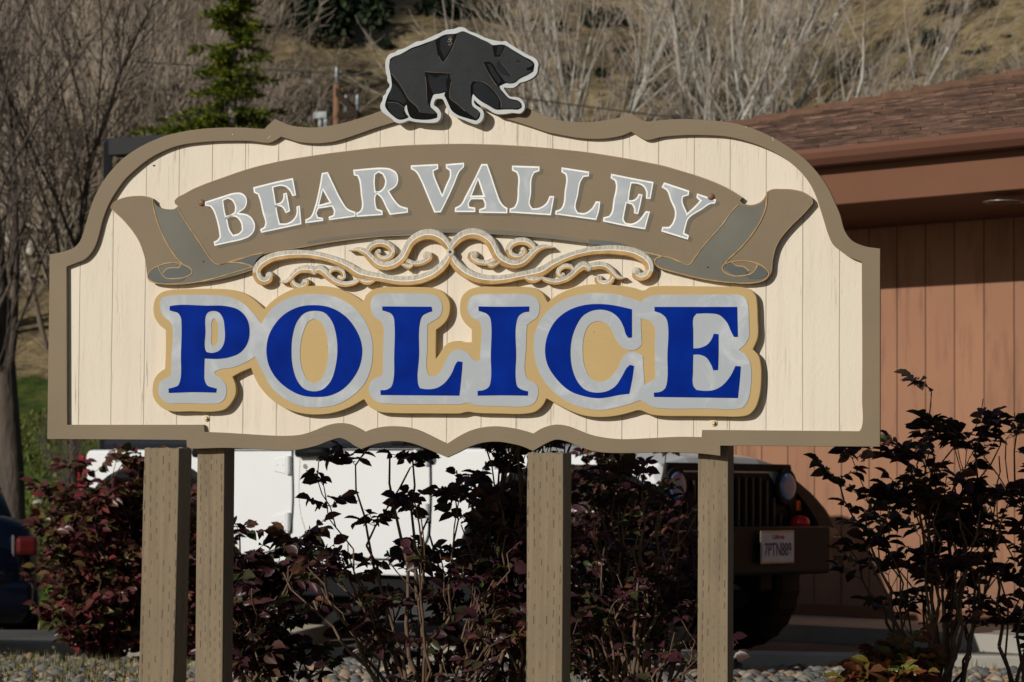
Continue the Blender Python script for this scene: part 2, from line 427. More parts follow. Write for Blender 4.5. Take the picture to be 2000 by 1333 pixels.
# ================================================================ THE SIGN
YAW = R(14.2)
SO = at(905, 680, 8.4); SU = Vector((math.cos(YAW), -math.sin(YAW), 0)); SN = Vector((-math.sin(YAW), -math.cos(YAW), 0))
BASE = Vector((SO.x, SO.y, 0.10))
def uv(px, py, w=0.0):
    p = on_plane(px, py, SO + SN * w, SN) - BASE; return (p.dot(SU), p.z)
sign = empty('town_sign', BASE, -YAW, 'large cream and brown wooden police sign topped by a cut-out bear, on two tall posts', 'sign')
def Z(z, pts): x0, y0, s = z; return [(x0 + a / s, y0 + b / s) for a, b in pts]
Z1 = (80, 200, 4); Z2 = (700, 30, 4.9925); Z3 = (380, 270, 3.8423); Z4 = (780, 270, 3.8423); Z5 = (1150, 220, 3.3333)
T1 = (280, 540, 3.2258); T2 = (880, 540, 3.2258)
def trace(px, w, corner=38, step=2.5): return [uv(x, y, w) for x, y in smooth_pts(px, corner, step)]

# materials
def wood_paint(name, col, grain=(3, 1, 40), rough=.62, var=.07, bstr=.35):
    t = NT(name); co = t.coords(grain); nz = t.noise(co, 6, 6, .6); big = t.noise(t.coords(), 3.5, 4)
    c = t.mix(t.ramp(big, [(.3, 0.), (.7, 1.)]), mul(col, 1 - var), mul(col, 1 + var))
    c = t.mix(t.ramp(nz, [(.55, 0.), (.8, .22)]), c, mul(col, .72)); 
    sp = t.noise(t.coords(), 70, 2); c = t.mix(t.ramp(sp, [(.74, 0.), (.78, .5)]), c, mul(col, .5))
    t.bump(t.math('ADD', nz, t.math('MULTIPLY', t.noise(t.coords(), 160, 3), .4)), bstr, .0012); return t.fin(c, rough)
BROWN = (.225, .172, .110)
FRAME = wood_paint('brown painted plywood', BROWN)
BAN = wood_paint('brown painted banner', (.222, .168, .108), (6, 1, 20))
TAN = wood_paint('tan painted board', (.50, .355, .155), (3, 1, 30), .6, .05)
FOLD = wood_paint('grey green painted fold', (.155, .150, .122), (4, 1, 4), .6, .16)
DARKFOLD = wood_paint('slate painted fold', (.115, .122, .115), (4, 1, 4), .6, .18)
STRIP = wood_paint('shaded banner edge paint', (.172, .150, .115), (4, 1, 4), .6, .12)
OCHRE = plain('ochre signwriting line', (.42, .27, .12), .55, .25, 30, 80, .1)
SHADE = plain('painted drop shade', (.150, .128, .092), .6, .06, 20)
WHITEP = plain('white brushed outline', (.88, .88, .85), .5, .10, 60, 200, .3, .0008)
BLUE = plain('blue vinyl', (.0003, .018, .235), .5, .2, 12, 300, .06, .0005, col2=(.0006, .024, .27), Specular_IOR_Level=.03)
t = NT('silver reflective sheeting')
co = t.coords((1, 0.0001, 1)); vo = t.n('ShaderNodeTexVoronoi', feature='F1'); vo.inputs['Randomness'].default_value = 0.0; vo.inputs['Scale'].default_value = 1.0
hx_ = t.coords((230, 0, 230), rot=(0, R(45), 0)); t.t.links.new(hx_, vo.inputs['Vector'])
cell = t.ramp(vo.outputs['Distance'], [(.22, 0.), (.42, 1.)]); wv = t.ramp(t.noise(co, 7, 5, .65, 1.2), [(.50, 0.), (.72, 1.)])
c = t.mix(t.math('MULTIPLY', cell, .32), (.36, .39, .42), (.56, .60, .63)); c = t.mix(t.math('MULTIPLY', wv, .62), c, (.66, .69, .71))
SHEET = t.fin(c, .38)
t = NT('cream painted grooved plywood')
ul, vl = uv(285, 500); ur, _ = uv(1568.6, 500); GS = (ur - ul) / 19.0
co = t.coords(); sep = t.n('ShaderNodeSeparateXYZ'); t.t.links.new(co, sep.inputs[0])
wob = t.math('MULTIPLY', t.math('SUBTRACT', t.noise(t.coords((1, 1, .8)), 3, 2), .5), .004)
ux = t.math('ADD', t.math('ADD', sep.outputs[0], -ul + 40 * GS), wob); fr = t.math('PINGPONG', ux, GS / 2)     # 0 at each groove
line = t.ramp(t.math('DIVIDE', fr, .0022), [(.0, 1.), (.5, .75), (1., 0.)])
near = t.ramp(t.math('DIVIDE', fr, .020), [(.0, 1.), (.6, .85), (1., .38)])
st = t.noise(t.coords((105, 1, 4.5)), 1.0, 6, .72); crack = t.ramp(st, [(.57, 0.), (.66, 1.)])
patch = t.ramp(t.noise(t.coords((9, 1, 3.2)), 1.0, 4), [(.40, 0.), (.62, 1.)])
lf = t.math('MULTIPLY', line, t.ramp(t.noise(t.coords((30, 1, 4)), 1, 3), [(.25, .45), (.6, 1.)]))
cf = t.math('MULTIPLY', t.math('MULTIPLY', crack, patch), near)
base = t.mix(t.noise(t.coords(), 2.5, 4), (.735, .65, .53), (.80, .72, .60))
bd = t.n('ShaderNodeTexWhiteNoise', noise_dimensions='1D'); t.t.links.new(t.math('FLOOR', t.math('DIVIDE', ux, GS)), bd.inputs['W'])
base = t.mix(1.0, base, t.ramp(bd.outputs[0], [(0, (.94, .94, .93)), (1, (1.0, 1.0, 1.0))]), 'MULTIPLY')
dirt = t.ramp(t.noise(t.coords((26, 1, 1.6)), 1.0, 6, .7), [(.50, 0.), (.80, .35)]); base = t.mix(dirt, base, (.50, .42, .31))
c = t.mix(t.math('MULTIPLY', lf, .48), base, (.22, .18, .14)); c = t.mix(t.math('MULTIPLY', cf, .75), c, (.26, .21, .16))
rgh = t.noise(t.coords((1, 1, .55)), 95, 5, .7)
h = t.math('SUBTRACT', t.math('MULTIPLY', rgh, .8), t.math('MULTIPLY', t.math('ADD', line, cf), 1.1)); t.bump(h, .75, .0016)
CREAM = t.fin(c, .62)

# outlines ---------------------------------------------------------
outer = [(92, 858), (97, 497)] + Z(Z1, [(130, 1178), (200, 1160), (258, 1135), (295, 1098), (320, 1050), (345, 965), (370, 880), (400, 785), (445, 685), (500, 595), (565, 515), (640, 440), (720, 382), (800, 335), (880, 297), (970, 262), (1060, 240), (1150, 222), (1240, 210), (1340, 202), (1480, 198), (1600, 200), (1700, 207), (1745, 208), (1785, 170), (1828, 130), (1895, 160)]) \
    + [(567, 245), (596, 249), (620, 249), (650, 245), (680, 238), (710, 229), (744, 217), (790, 202), (840, 184), (890, 166), (940, 183), (990, 200), (1028, 211), (1060, 224), (1088, 234), (1112, 238), (1136, 239), (1160, 238), (1184, 235), (1217, 228), (1232, 220.5), (1246, 230), (1261, 237), (1290, 235), (1320, 233), (1347, 233), (1395, 236), (1438, 242), (1472, 252), (1510, 269), (1544, 290), (1573, 312), (1597, 338), (1616, 365), (1630, 394), (1641, 420), (1650, 451), (1664, 470), (1688, 481), (1719, 486), (1719, 873), (1407, 871), (1407, 891)] \
    + Z(T2, [(1600, 1120), (1450, 1111), (1300, 1110), (1100, 1115), (950, 1110), (870, 1095), (800, 1068), (730, 1041), (665, 1030), (610, 1050), (520, 1101), (450, 1072), (380, 1055), (300, 1043), (200, 1050), (120, 1075), (50, 1110)]) \
    + [(874, 894)] + Z(T1, [(1850, 1115), (1780, 1085), (1700, 1055), (1620, 1040), (1540, 1043), (1460, 1058), (1372, 1090), (1330, 1068), (1290, 1040), (1240, 1020), (1180, 1034), (1100, 1065), (1020, 1085), (940, 1097), (800, 1094), (650, 1086), (500, 1082), (330, 1087)]) + [(365, 877), (364, 860)]
inner = [(131, 830), (130, 521.5)] + Z(Z1, [(280, 1255), (340, 1230), (395, 1175), (430, 1110), (455, 1030), (480, 930), (508, 850), (550, 760), (600, 680), (660, 600), (740, 525), (820, 460), (920, 400), (1020, 357), (1120, 330), (1240, 315), (1360, 306), (1500, 303), (1640, 305), (1740, 317), (1790, 318), (1830, 300), (1875, 271), (1940, 290), (2000, 309)]) \
    + [(600, 280), (625, 280.5), (653, 277), (692, 265), (735, 250), (774, 238), (830, 216), (893, 196), (940, 212), (986, 232), (1012, 240), (1040, 249), (1070, 259), (1100, 265), (1130, 270), (1168, 272), (1195, 269.5), (1216, 265), (1233, 258), (1249, 268), (1262.5, 274), (1291, 268.5), (1330, 265), (1375, 264.5), (1420, 267.5), (1459, 276.5), (1489, 287), (1519, 301.5), (1546, 320), (1567, 340), (1582, 360), (1594, 385), (1603, 412), (1610.5, 436), (1617, 457), (1627, 478), (1642, 491), (1660, 503), (1683, 512), (1683.5, 780), (1682, 837), (1678, 842.5), (1371, 840), (1370, 854)] \
    + Z(T2, [(1450, 1011), (1250, 1020), (1080, 1026), (960, 1015), (870, 995), (800, 968), (740, 945), (670, 934), (620, 942), (570, 960), (520, 991), (450, 970), (380, 955), (290, 945), (200, 952), (130, 970), (60, 1003)]) \
    + [(873, 867)] + Z(T1, [(1870, 1035), (1800, 1000), (1720, 965), (1640, 948), (1540, 945), (1460, 957), (1395, 980), (1350, 955), (1290, 930), (1230, 925), (1160, 938), (1080, 970), (1000, 996), (900, 1005), (800, 1003), (650, 994), (500, 985)]) + [(400, 844), (398, 830)]
TF = 0.0135
slab('panel', [offset(trace(outer, 0.0), -.006)], -.016, 0, CREAM, sign)
slab('frame', [trace(outer, TF), trace(inner, TF)], 0, TF, FRAME, sign, .0012)

# posts --------------------------------------------------------------
def post_material(name, col):
    t = NT(name); co = t.coords(); sep = t.n('ShaderNodeSeparateXYZ'); t.t.links.new(co, sep.inputs[0])
    hor = t.math('ADD', sep.outputs[0], sep.outputs[1])
    jx = t.math('MULTIPLY', t.math('SUBTRACT', t.noise(t.coords((1, 1, .5)), 6, 2), .5), .022)
    gx = t.math('DIVIDE', t.math('ADD', hor, t.math('ADD', jx, 10)), .0155); ix = t.math('FLOOR', gx); fx = t.math('FRACT', gx)
    gz = t.math('ADD', t.math('DIVIDE', sep.outputs[2], .030), t.math('MULTIPLY', ix, .5)); fz = t.math('FRACT', gz); iz = t.math('FLOOR', gz)
    cmb = t.n('ShaderNodeCombineXYZ'); t.set(cmb.inputs[0], ix); t.set(cmb.inputs[1], iz)
    wn_ = t.n('ShaderNodeTexWhiteNoise', noise_dimensions='3D'); t.t.links.new(cmb.outputs[0], wn_.inputs['Vector'])
    a = t.math('LESS_THAN', t.math('ABSOLUTE', t.math('SUBTRACT', fx, .5)), .075)
    hl = t.math('MULTIPLY', wn_.outputs[0], .34)
    b = t.math('LESS_THAN', t.math('ABSOLUTE', t.math('SUBTRACT', fz, .5)), hl)
    slit = t.math('MULTIPLY', a, b)
    gr = t.noise(t.coords((60, 60, 2.2)), 1.0, 6, .6); worn = t.ramp(t.noise(t.coords((14, 14, 3)), 1.3, 6, .7), [(.62, 0.), (.70, 1.)])
    big = t.noise(t.coords(), 4, 4); c = t.mix(t.ramp(big, [(.3, 0.), (.7, 1.)]), mul(col, .9), mul(col, 1.08))
    c = t.mix(t.ramp(gr, [(.48, 0.), (.72, .6)]), c, mul(col, .50))
    lg = t.noise(t.coords((34, 34, .7)), 1.0, 4, .6, .8); c = t.mix(t.ramp(lg, [(.60, 0.), (.66, .45)]), c, mul(col, .62)); c = t.mix(t.math('MULTIPLY', worn, .45), c, (.36, .22, .13))
    chip = t.ramp(t.noise(t.coords((1, 1, .6)), 75, 3, .7), [(.70, 0.), (.74, 1.)]); c = t.mix(t.math('MULTIPLY', chip, .5), c, (.42, .34, .24))
    c = t.mix(t.math('MULTIPLY', slit, t.math('MULTIPLY', wn_.outputs[0], .72)), c, (.035, .026, .018))
    t.bump(t.math('SUBTRACT', gr, t.math('MULTIPLY', slit, 1.5)), .8, .0025); return t.fin(c, .75)
POST = post_material('brown painted incised timber', (.235, .180, .115))
def ragged_post(name, x0, x1, y0, y1, z0, z1, parent, lean=0.0, rag=.004):
    """timber with a slightly rough sawn top"""
    n = 7; v = []; f = []
    xs = np.linspace(x0, x1, n); ys = np.linspace(y0, y1, n)
    ring = [(x, y0) for x in xs[:-1]] + [(x1, y) for y in ys[:-1]] + [(x, y1) for x in xs[:0:-1]] + [(x0, y) for y in ys[:0:-1]]
    m = len(ring); mb = MB()
    rows = [z0] + [z0 + (z1 - z0) * q for q in (.25, .5, .75, .9, .97)] + [z1]
    secs = []
    for i, z in enumerate(rows):
        s = []
        for (x, y) in ring:
            q = mn.noise(Vector((x * 30 + 3.0, y * 30, z * 9))) * .0012
            dz = (mn.noise(Vector((x * 45, y * 45, x0))) * rag) if i == len(rows) - 1 else 0
            s.append((x + q + lean * (z - z1), y + q, z + dz))
        secs.append(s)
    mb.loft(secs); return mb.build(name, POST, parent, .002)
w4 = -.016
for (a, b) in ((385, 438), (1363, 1422)):
    ua, _ = uv(a, 950, w4); ub, _ = uv(b, 950, w4)
    ragged_post('post', ua, ub, -w4 + .0005, -w4 + .089, -.45, uv(900, 420)[1], sign)
# hex bolts with washers through the panel into the posts
CRM = plain('cream painted steel', (.74, .62, .44), .45, .1, 40)
for px, py in ((403, 817), (1393.5, 826)):
    u, v = uv(px, py); b = MB()
    b.cyl((u, 0, v), (u, -.0025, v), .0105, n=24); b.cyl((u, -.0025, v), (u, -.0095, v), .0062, .0058, n=6); b.build('bolt', CRM, sign, .0005)
    
# banner ------------------------------------------------------------
TB = .017
ban = Z(Z1, [(540, 825), (560, 788), (600, 762), (660, 742), (740, 732), (820, 735), (870, 752), (885, 780), (910, 812), (950, 830), (1000, 840), (1040, 833), (1068, 812), (1046, 795), (1042, 770), (1060, 748), (1120, 715), (1200, 672)]) \
    + Z(Z3, [(200, 300), (400, 232), (600, 182), (800, 145), (1000, 115), (1200, 90), (1400, 68), (1600, 53), (1800, 46), (2000, 43)]) \
    + Z(Z4, [(600, 45), (800, 52), (1000, 65), (1200, 83), (1400, 105), (1600, 135), (1800, 170), (2000, 212)]) \
    + Z(Z5, [(600, 380), (700, 410), (800, 446), (880, 481), (950, 520), (1000, 553), (985, 574), (1000, 592), (1050, 602), (1100, 591), (1130, 572), (1150, 540), (1160, 516), (1190, 501), (1250, 498), (1340, 503), (1410, 525), (1455, 562), (1462, 592), (1400, 662), (1320, 740), (1260, 810), (1220, 880), (1200, 960), (1190, 1040), (1160, 1088), (1110, 1110), (1000, 1118), (850, 1105), (700, 1078), (550, 1040), (450, 1012), (430, 985), (395, 940), (340, 905), (200, 875), (0, 852)]) \
    + Z(Z4, [(1300, 775), (1100, 755), (900, 738), (700, 725), (460, 715), (310, 712)]) \
    + Z(Z3, [(1850, 715), (1640, 732), (1400, 742), (1200, 762), (1000, 790), (800, 825), (540, 868), (470, 905), (445, 960), (440, 990), (350, 1020), (200, 1060), (80, 1082), (0, 1090)]) \
    + [(350, 555.5), (315, 555.5), (297, 551.5), (287, 542), (286, 530), (284, 512), (279, 492), (270, 470), (257, 450), (240, 430), (225, 416)]
banner = slab('banner', [trace(ban, TB)], 0, TB, BAN, sign, .0012)
BF = TB
def paint(name, px, w, mat, parent, th=.0007, corner=38): return slab(name, [trace(px, w, corner)], w, w + th, mat, parent)
def stroke(name, lines, w, width, mat, parent, th=.0006, taper=False):
    mb = MB()
    for L in lines:
        P = []
        n = len(L); ext = [L[0]] + L + [L[-1]]
        for i in range(n - 1):
            p0, p1, p2, p3 = [np.array(q, float) for q in ext[i:i + 4]]
            k = max(2, int(np.linalg.norm(p2 - p1) / 3))
            for j in range(k):
                s = j / k; P.append(.5 * ((2 * p1) + (-p0 + p2) * s + (2 * p0 - 5 * p1 + 4 * p2 - p3) * s * s + (-p0 + 3 * p1 - 3 * p2 + p3) * s ** 3))
        P.append(np.array(L[-1], float)); P = [np.array(uv(a, b, w)) for a, b in P]
        vs = []
        for i, p in enumerate(P):
            d = P[min(i + 1, len(P) - 1)] - P[max(i - 1, 0)]; d /= np.linalg.norm(d) + 1e-9; nn = np.array([-d[1], d[0]]); q = width / 2 * (.75 + .5 * (mn.noise(Vector((p[0] * 40, p[1] * 40, 0))) + .5))
            for s in (1, -1):
                e = p + nn * q * s; vs.append((e[0], -(w + th), e[1]))
        b = len(P); fs = [(2 * i, 2 * i + 1, 2 * i + 3, 2 * i + 2) for i in range(b - 1)]
        base = [(x, -(w - .0004), z) for x, y, z in vs]
        fs2 = [(2 * i, 2 * i + 2, 2 * i + 2 + 2 * b, 2 * i + 2 * b) for i in range(b - 1)] + [(2 * i + 1, 2 * i + 3, 2 * i + 3 + 2 * b, 2 * i + 1 + 2 * b) for i in range(b - 1)]
        mb.add(vs + base, fs + fs2)
    return mb.build(name, mat, parent)
foldL = [(298, 389), (303, 399), (310, 405), (322, 408.5), (340, 409), (347, 407), (367, 440), (392, 477), (408, 502), (418, 513), (428, 517), (450, 512.5), (463, 513), (480, 517), (492, 525), (470, 534), (432, 545), (401, 551), (352, 554), (325, 554), (303, 551), (291, 545), (287.5, 538), (289, 531), (298, 522), (310, 516.5), (325, 513.5), (345, 513), (352, 516), (338, 496), (325, 474), (312, 448), (304, 424), (299, 405)]
foldR = [(1446, 401), (1465, 404), (1480, 402), (1493, 393), (1492, 415), (1482, 437), (1465, 463), (1444, 487), (1425, 504), (1413, 513), (1411, 522), (1418, 531), (1430, 537), (1450, 540), (1470, 536), (1490, 530), (1500, 530), (1498, 541), (1490, 549), (1475, 552), (1450, 553.5), (1405, 549.5), (1360, 541), (1315, 530), (1290, 522), (1281, 513), (1283, 505), (1291, 502), (1305, 504), (1330, 511), (1346, 517), (1360, 499), (1384, 466), (1408, 436), (1429, 411), (1440, 399)]
paint('painted_fold', foldL, BF, FOLD, banner, corner=50); paint('painted_fold', foldR, BF, FOLD, banner, corner=50)
Z6 = (270, 480, 8.0)
paint('painted_fold', Z(Z6, [(1290, 283), (1500, 235), (1700, 180), (1960, 125), (1940, 145), (1860, 210), (1800, 320), (1690, 290), (1560, 268), (1430, 262)]), BF + .0009, DARKFOLD, banner)
paint('painted_fold', Z(Z6, [(155, 470), (180, 410), (240, 360), (310, 325), (330, 390), (365, 450), (400, 500), (440, 518), (560, 515), (680, 505), (760, 480), (700, 540), (600, 565), (480, 575), (380, 575), (240, 560), (170, 520)]), BF + .0009, DARKFOLD, banner)
paint('painted_fold', Z(Z6, [(400, 420), (430, 380), (480, 355), (600, 350), (650, 335), (665, 300), (740, 320), (810, 355), (830, 400), (810, 450), (750, 480), (640, 495), (520, 495), (430, 490), (395, 455)]), BF + .0009, DARKFOLD, banner)
paint('painted_fold', Z(Z5, [(885, 1000), (935, 975), (960, 1000), (1020, 1010), (1045, 1030), (1020, 1055), (970, 1062), (920, 1045), (885, 1022)]), BF + .0009, DARKFOLD, banner)
paint('painted_fold', Z(Z5, [(1095, 995), (1140, 1010), (1165, 1040), (1155, 1070), (1110, 1082), (1040, 1080), (1020, 1068), (1060, 1045), (1080, 1020)]), BF + .0009, DARKFOLD, banner)
paint('painted_fold', Z(Z5, [(0, 825), (200, 850), (360, 905), (520, 945), (440, 945), (380, 935), (330, 908), (200, 878), (0, 855)]), BF + .0009, DARKFOLD, banner)
paint('painted_fold', Z(Z4, [(1400, 768), (1250, 742), (1100, 720), (900, 703), (700, 690), (500, 682), (300, 682), (100, 688), (-100, 697), (-250, 712), (-400, 728), (-560, 748), (-700, 775), (-690, 790), (-500, 765), (-300, 741), (-100, 731), (100, 716), (310, 710), (460, 713), (700, 723), (900, 736), (1100, 752), (1400, 788)]), BF + .0003, STRIP, banner, .0006)
lines = [[(298, 388), (299, 402), (305, 427), (313, 449), (325, 474), (338, 495), (350, 510), (358, 517)],
         [(347, 407), (367, 440), (392, 477), (408, 502), (418, 513), (428, 517), (447, 512), (470, 505.5), (494, 498.5), (515, 494)],
         Z(Z6, [(1270, 298), (1400, 268), (1520, 265), (1620, 275), (1730, 305), (1800, 340)]),
         Z(Z6, [(630, 275), (560, 268), (450, 275), (340, 305), (240, 350), (170, 410), (145, 475), (170, 540), (250, 580), (400, 600), (560, 603), (760, 590), (950, 565), (1150, 520), (1400, 450), (1600, 390), (1790, 335)]),
         Z(Z6, [(630, 275), (720, 305), (800, 345), (840, 400), (820, 450), (760, 485), (680, 505), (560, 517), (460, 515), (410, 495), (360, 440), (330, 380), (315, 315)]),
         Z(Z6, [(640, 280), (660, 310), (635, 345), (560, 345), (480, 352), (420, 385), (385, 440)]),
         Z(Z5, [(975, 598), (930, 645), (860, 740), (780, 830), (700, 930), (655, 990), (600, 975), (540, 950), (480, 938), (440, 950), (430, 980), (460, 1010), (550, 1038), (700, 1075), (850, 1100), (1000, 1112), (1100, 1105), (1150, 1085), (1172, 1050), (1150, 1015), (1100, 985), (1030, 968), (950, 970), (890, 985), (868, 1015), (890, 1045), (950, 1065), (1020, 1060), (1070, 1040), (1100, 990)]),
         Z(Z5, [(1160, 520), (1158, 570), (1145, 640), (1110, 720), (1050, 810), (980, 890), (910, 955), (880, 990)]),
         Z(Z5, [(935, 975), (960, 998), (1010, 1005), (1045, 1035)]),
         Z(Z5, [(345, 905), (430, 925), (490, 940)])]
for l_ in lines: stroke('painted_line', [l_], BF + .0016, .0030, OCHRE, banner, .0004)
edge = [uv(x, y, BF) for x, y in smooth_pts(ban, 38, 3)]; eo = offset(edge, -.0006); ei = offset(edge, -.0028)
slab('edge_line', [eo, ei], BF, BF + .0004, plain('dull ochre edge', (.31, .215, .12), .6, .2, 20), banner)
# dome head bolts
RUST = plain('rusty painted bolt head', (.21, .15, .10), .5, .3, 120, 200, .5, .001, col2=(.26, .13, .07))
for px, py in ((394, 396.5), (1389, 385)):
    u, v = uv(px, py, BF); MB().ball((u, -BF, v), .0102, 10, (1, .62, 1)).build('bolt', RUST, banner, smooth=True)
for x_, y_, w_, r_ in ((397.5, 511.5, BF + .0008, .0022), (1382.5, 522.5, BF + .0008, .0022)):
    u, v = uv(x_, y_, w_); MB().cyl((u, -w_, v), (u, -w_ - .0006, v), r_, n=12).build('screw', plain('dark screw hole', (.012, .01, .008), .6), banner)
for x_, y_, w_, r_, nm in ((301, 324, 0, .0042, 'knot_hole'),):
    u, v = uv(x_, y_, w_); MB().ball((u, 0, v), r_, 8, (1, .12, .6)).build(nm, plain('dark knot', (.02, .017, .012), .8), sign)
for x_, y_ in ((454, 263), (524, 270), (527, 267), (1457, 249), (1509, 270), (1510, 274)):
    u, v = uv(x_, y_, TF); MB().ball((u, -TF, v), .0022, 5, (.6, .2, 1)).build('paint_chip', plain('bare pale chip', (.55, .5, .42), .8), sign)
STAIN = plain('rust streak', (.30, .20, .11), .6, .1, 20)
for pts, w_ in (([(394, 404), (394, 425), (392.5, 455)], .0025),): pass

# BEAR VALLEY letters -------------------------------------------------
L = {}
L['B'] = (Z3, [(75, 480), (200, 440), (300, 411), (350, 412), (385, 440), (393, 480), (378, 525), (330, 562), (390, 572), (430, 600), (453, 650), (445, 700), (410, 740), (350, 765), (250, 787), (150, 810), (143, 778), (170, 765), (188, 740), (180, 680), (160, 600), (140, 545), (118, 515), (80, 508)], [[(215, 470), (250, 455), (280, 470), (302, 510), (300, 555), (270, 575), (235, 585), (225, 540)], [(243, 602), (280, 588), (320, 600), (348, 640), (355, 690), (330, 715), (290, 727), (265, 690)]])
L['E'] = (Z3, [(440, 370), (600, 330), (738, 300), (762, 430), (735, 437), (712, 395), (680, 367), (640, 360), (590, 372), (600, 430), (610, 495), (648, 480), (665, 450), (665, 418), (692, 410), (705, 480), (717, 550), (684, 565), (665, 530), (640, 512), (613, 512), (625, 580), (640, 640), (685, 640), (730, 620), (762, 575), (765, 515), (790, 506), (802, 647), (650, 680), (500, 712), (492, 685), (522, 668), (530, 640), (510, 560), (490, 470), (475, 425), (445, 410)])
L['A'] = (Z3, [(955, 262), (1000, 255), (1040, 340), (1100, 460), (1150, 530), (1208, 555), (1207, 590), (1010, 617), (1005, 592), (1040, 578), (1045, 550), (1030, 515), (930, 530), (915, 565), (925, 592), (965, 600), (966, 622), (830, 640), (832, 612), (870, 590), (900, 520), (930, 400)], [[(962, 392), (1012, 480), (935, 502)]])
L['R'] = (Z3, [(1190, 238), (1300, 228), (1400, 222), (1470, 230), (1515, 260), (1528, 310), (1515, 358), (1460, 400), (1495, 455), (1540, 505), (1600, 525), (1602, 560), (1465, 577), (1435, 520), (1400, 450), (1368, 420), (1358, 440), (1360, 500), (1368, 530), (1410, 545), (1412, 578), (1215, 592), (1213, 562), (1243, 545), (1255, 515), (1247, 420), (1235, 320), (1222, 287), (1195, 280)], [[(1355, 277), (1380, 258), (1412, 275), (1430, 325), (1415, 375), (1388, 398), (1358, 400), (1352, 340)]])
L['V'] = (Z4, [(85, 205), (290, 195), (292, 232), (257, 248), (262, 280), (290, 350), (322, 425), (350, 350), (378, 285), (377, 245), (350, 228), (348, 196), (485, 185), (485, 215), (452, 252), (415, 340), (370, 440), (312, 557), (262, 560), (215, 450), (160, 320), (122, 255), (88, 235)])
L['A2'] = (Z4, [(615, 195), (660, 195), (690, 280), (730, 400), (762, 480), (790, 512), (812, 525), (810, 565), (598, 562), (598, 535), (638, 520), (640, 492), (625, 460), (540, 460), (522, 490), (525, 515), (570, 522), (570, 556), (415, 556), (418, 522), (458, 500), (500, 425), (560, 310)], [[(590, 313), (628, 430), (543, 432)]])
L['L'] = (Z4, [(845, 207), (1052, 213), (1052, 248), (1012, 262), (995, 300), (988, 420), (980, 495), (1000, 528), (1050, 522), (1100, 490), (1128, 435), (1163, 435), (1150, 510), (1137, 580), (825, 560), (828, 530), (862, 518), (880, 480), (888, 380), (890, 290), (878, 260), (845, 244)])
L['L2'] = (Z4, [(1218, 220), (1425, 252), (1422, 288), (1382, 293), (1360, 330), (1340, 430), (1323, 525), (1340, 558), (1390, 562), (1440, 530), (1475, 475), (1508, 477), (1500, 540), (1478, 616), (1168, 573), (1172, 545), (1208, 532), (1228, 500), (1240, 400), (1252, 310), (1246, 275), (1215, 256)])
L['E2'] = (Z4, [(1590, 268), (1750, 300), (1908, 330), (1885, 458), (1850, 455), (1850, 400), (1830, 365), (1790, 345), (1742, 340), (1730, 400), (1722, 468), (1762, 462), (1785, 440), (1795, 418), (1825, 424), (1810, 500), (1792, 572), (1760, 565), (1760, 530), (1745, 500), (1705, 488), (1692, 550), (1682, 610), (1698, 635), (1740, 642), (1790, 620), (1850, 548), (1882, 552), (1862, 620), (1845, 686), (1690, 660), (1527, 626), (1532, 595), (1573, 585), (1592, 555), (1605, 470), (1625, 360), (1618, 322), (1585, 302)])
L['Y'] = (Z5, [(490, 455), (655, 510), (650, 540), (615, 550), (610, 572), (640, 655), (690, 610), (722, 575), (700, 555), (705, 527), (780, 552), (830, 568), (822, 592), (790, 597), (740, 630), (650, 692), (635, 730), (622, 785), (652, 800), (645, 828), (472, 775), (478, 745), (523, 745), (545, 718), (560, 650), (530, 570), (507, 510), (473, 488)])
for key, val in L.items():
    z, o_, holes = val[0], val[1], (val[2] if len(val) > 2 else [])
    w0 = BF; w1 = BF + .0010; w2 = w1 + .0007
    oc = [Z(z, o_)] + [Z(z, h_) for h_ in holes]
    C1 = [trace(c_, w1, 42, 2) for c_ in oc]
    sh = [[uv(x + 7, y + 5, w0) for x, y in smooth_pts(c_, 42, 2)] for c_ in oc]
    slab('painted_shade', sh, w0 + .0002, w0 + .0004, SHADE, banner)
    let = slab('letter', C1, w0, w1, WHITEP, banner)
    inn = [offset(C1[0], -.0046)] + [offset(c_, .0046) for c_ in C1[1:]]
    slab('sheeting', inn, w1, w2, SHEET, let)

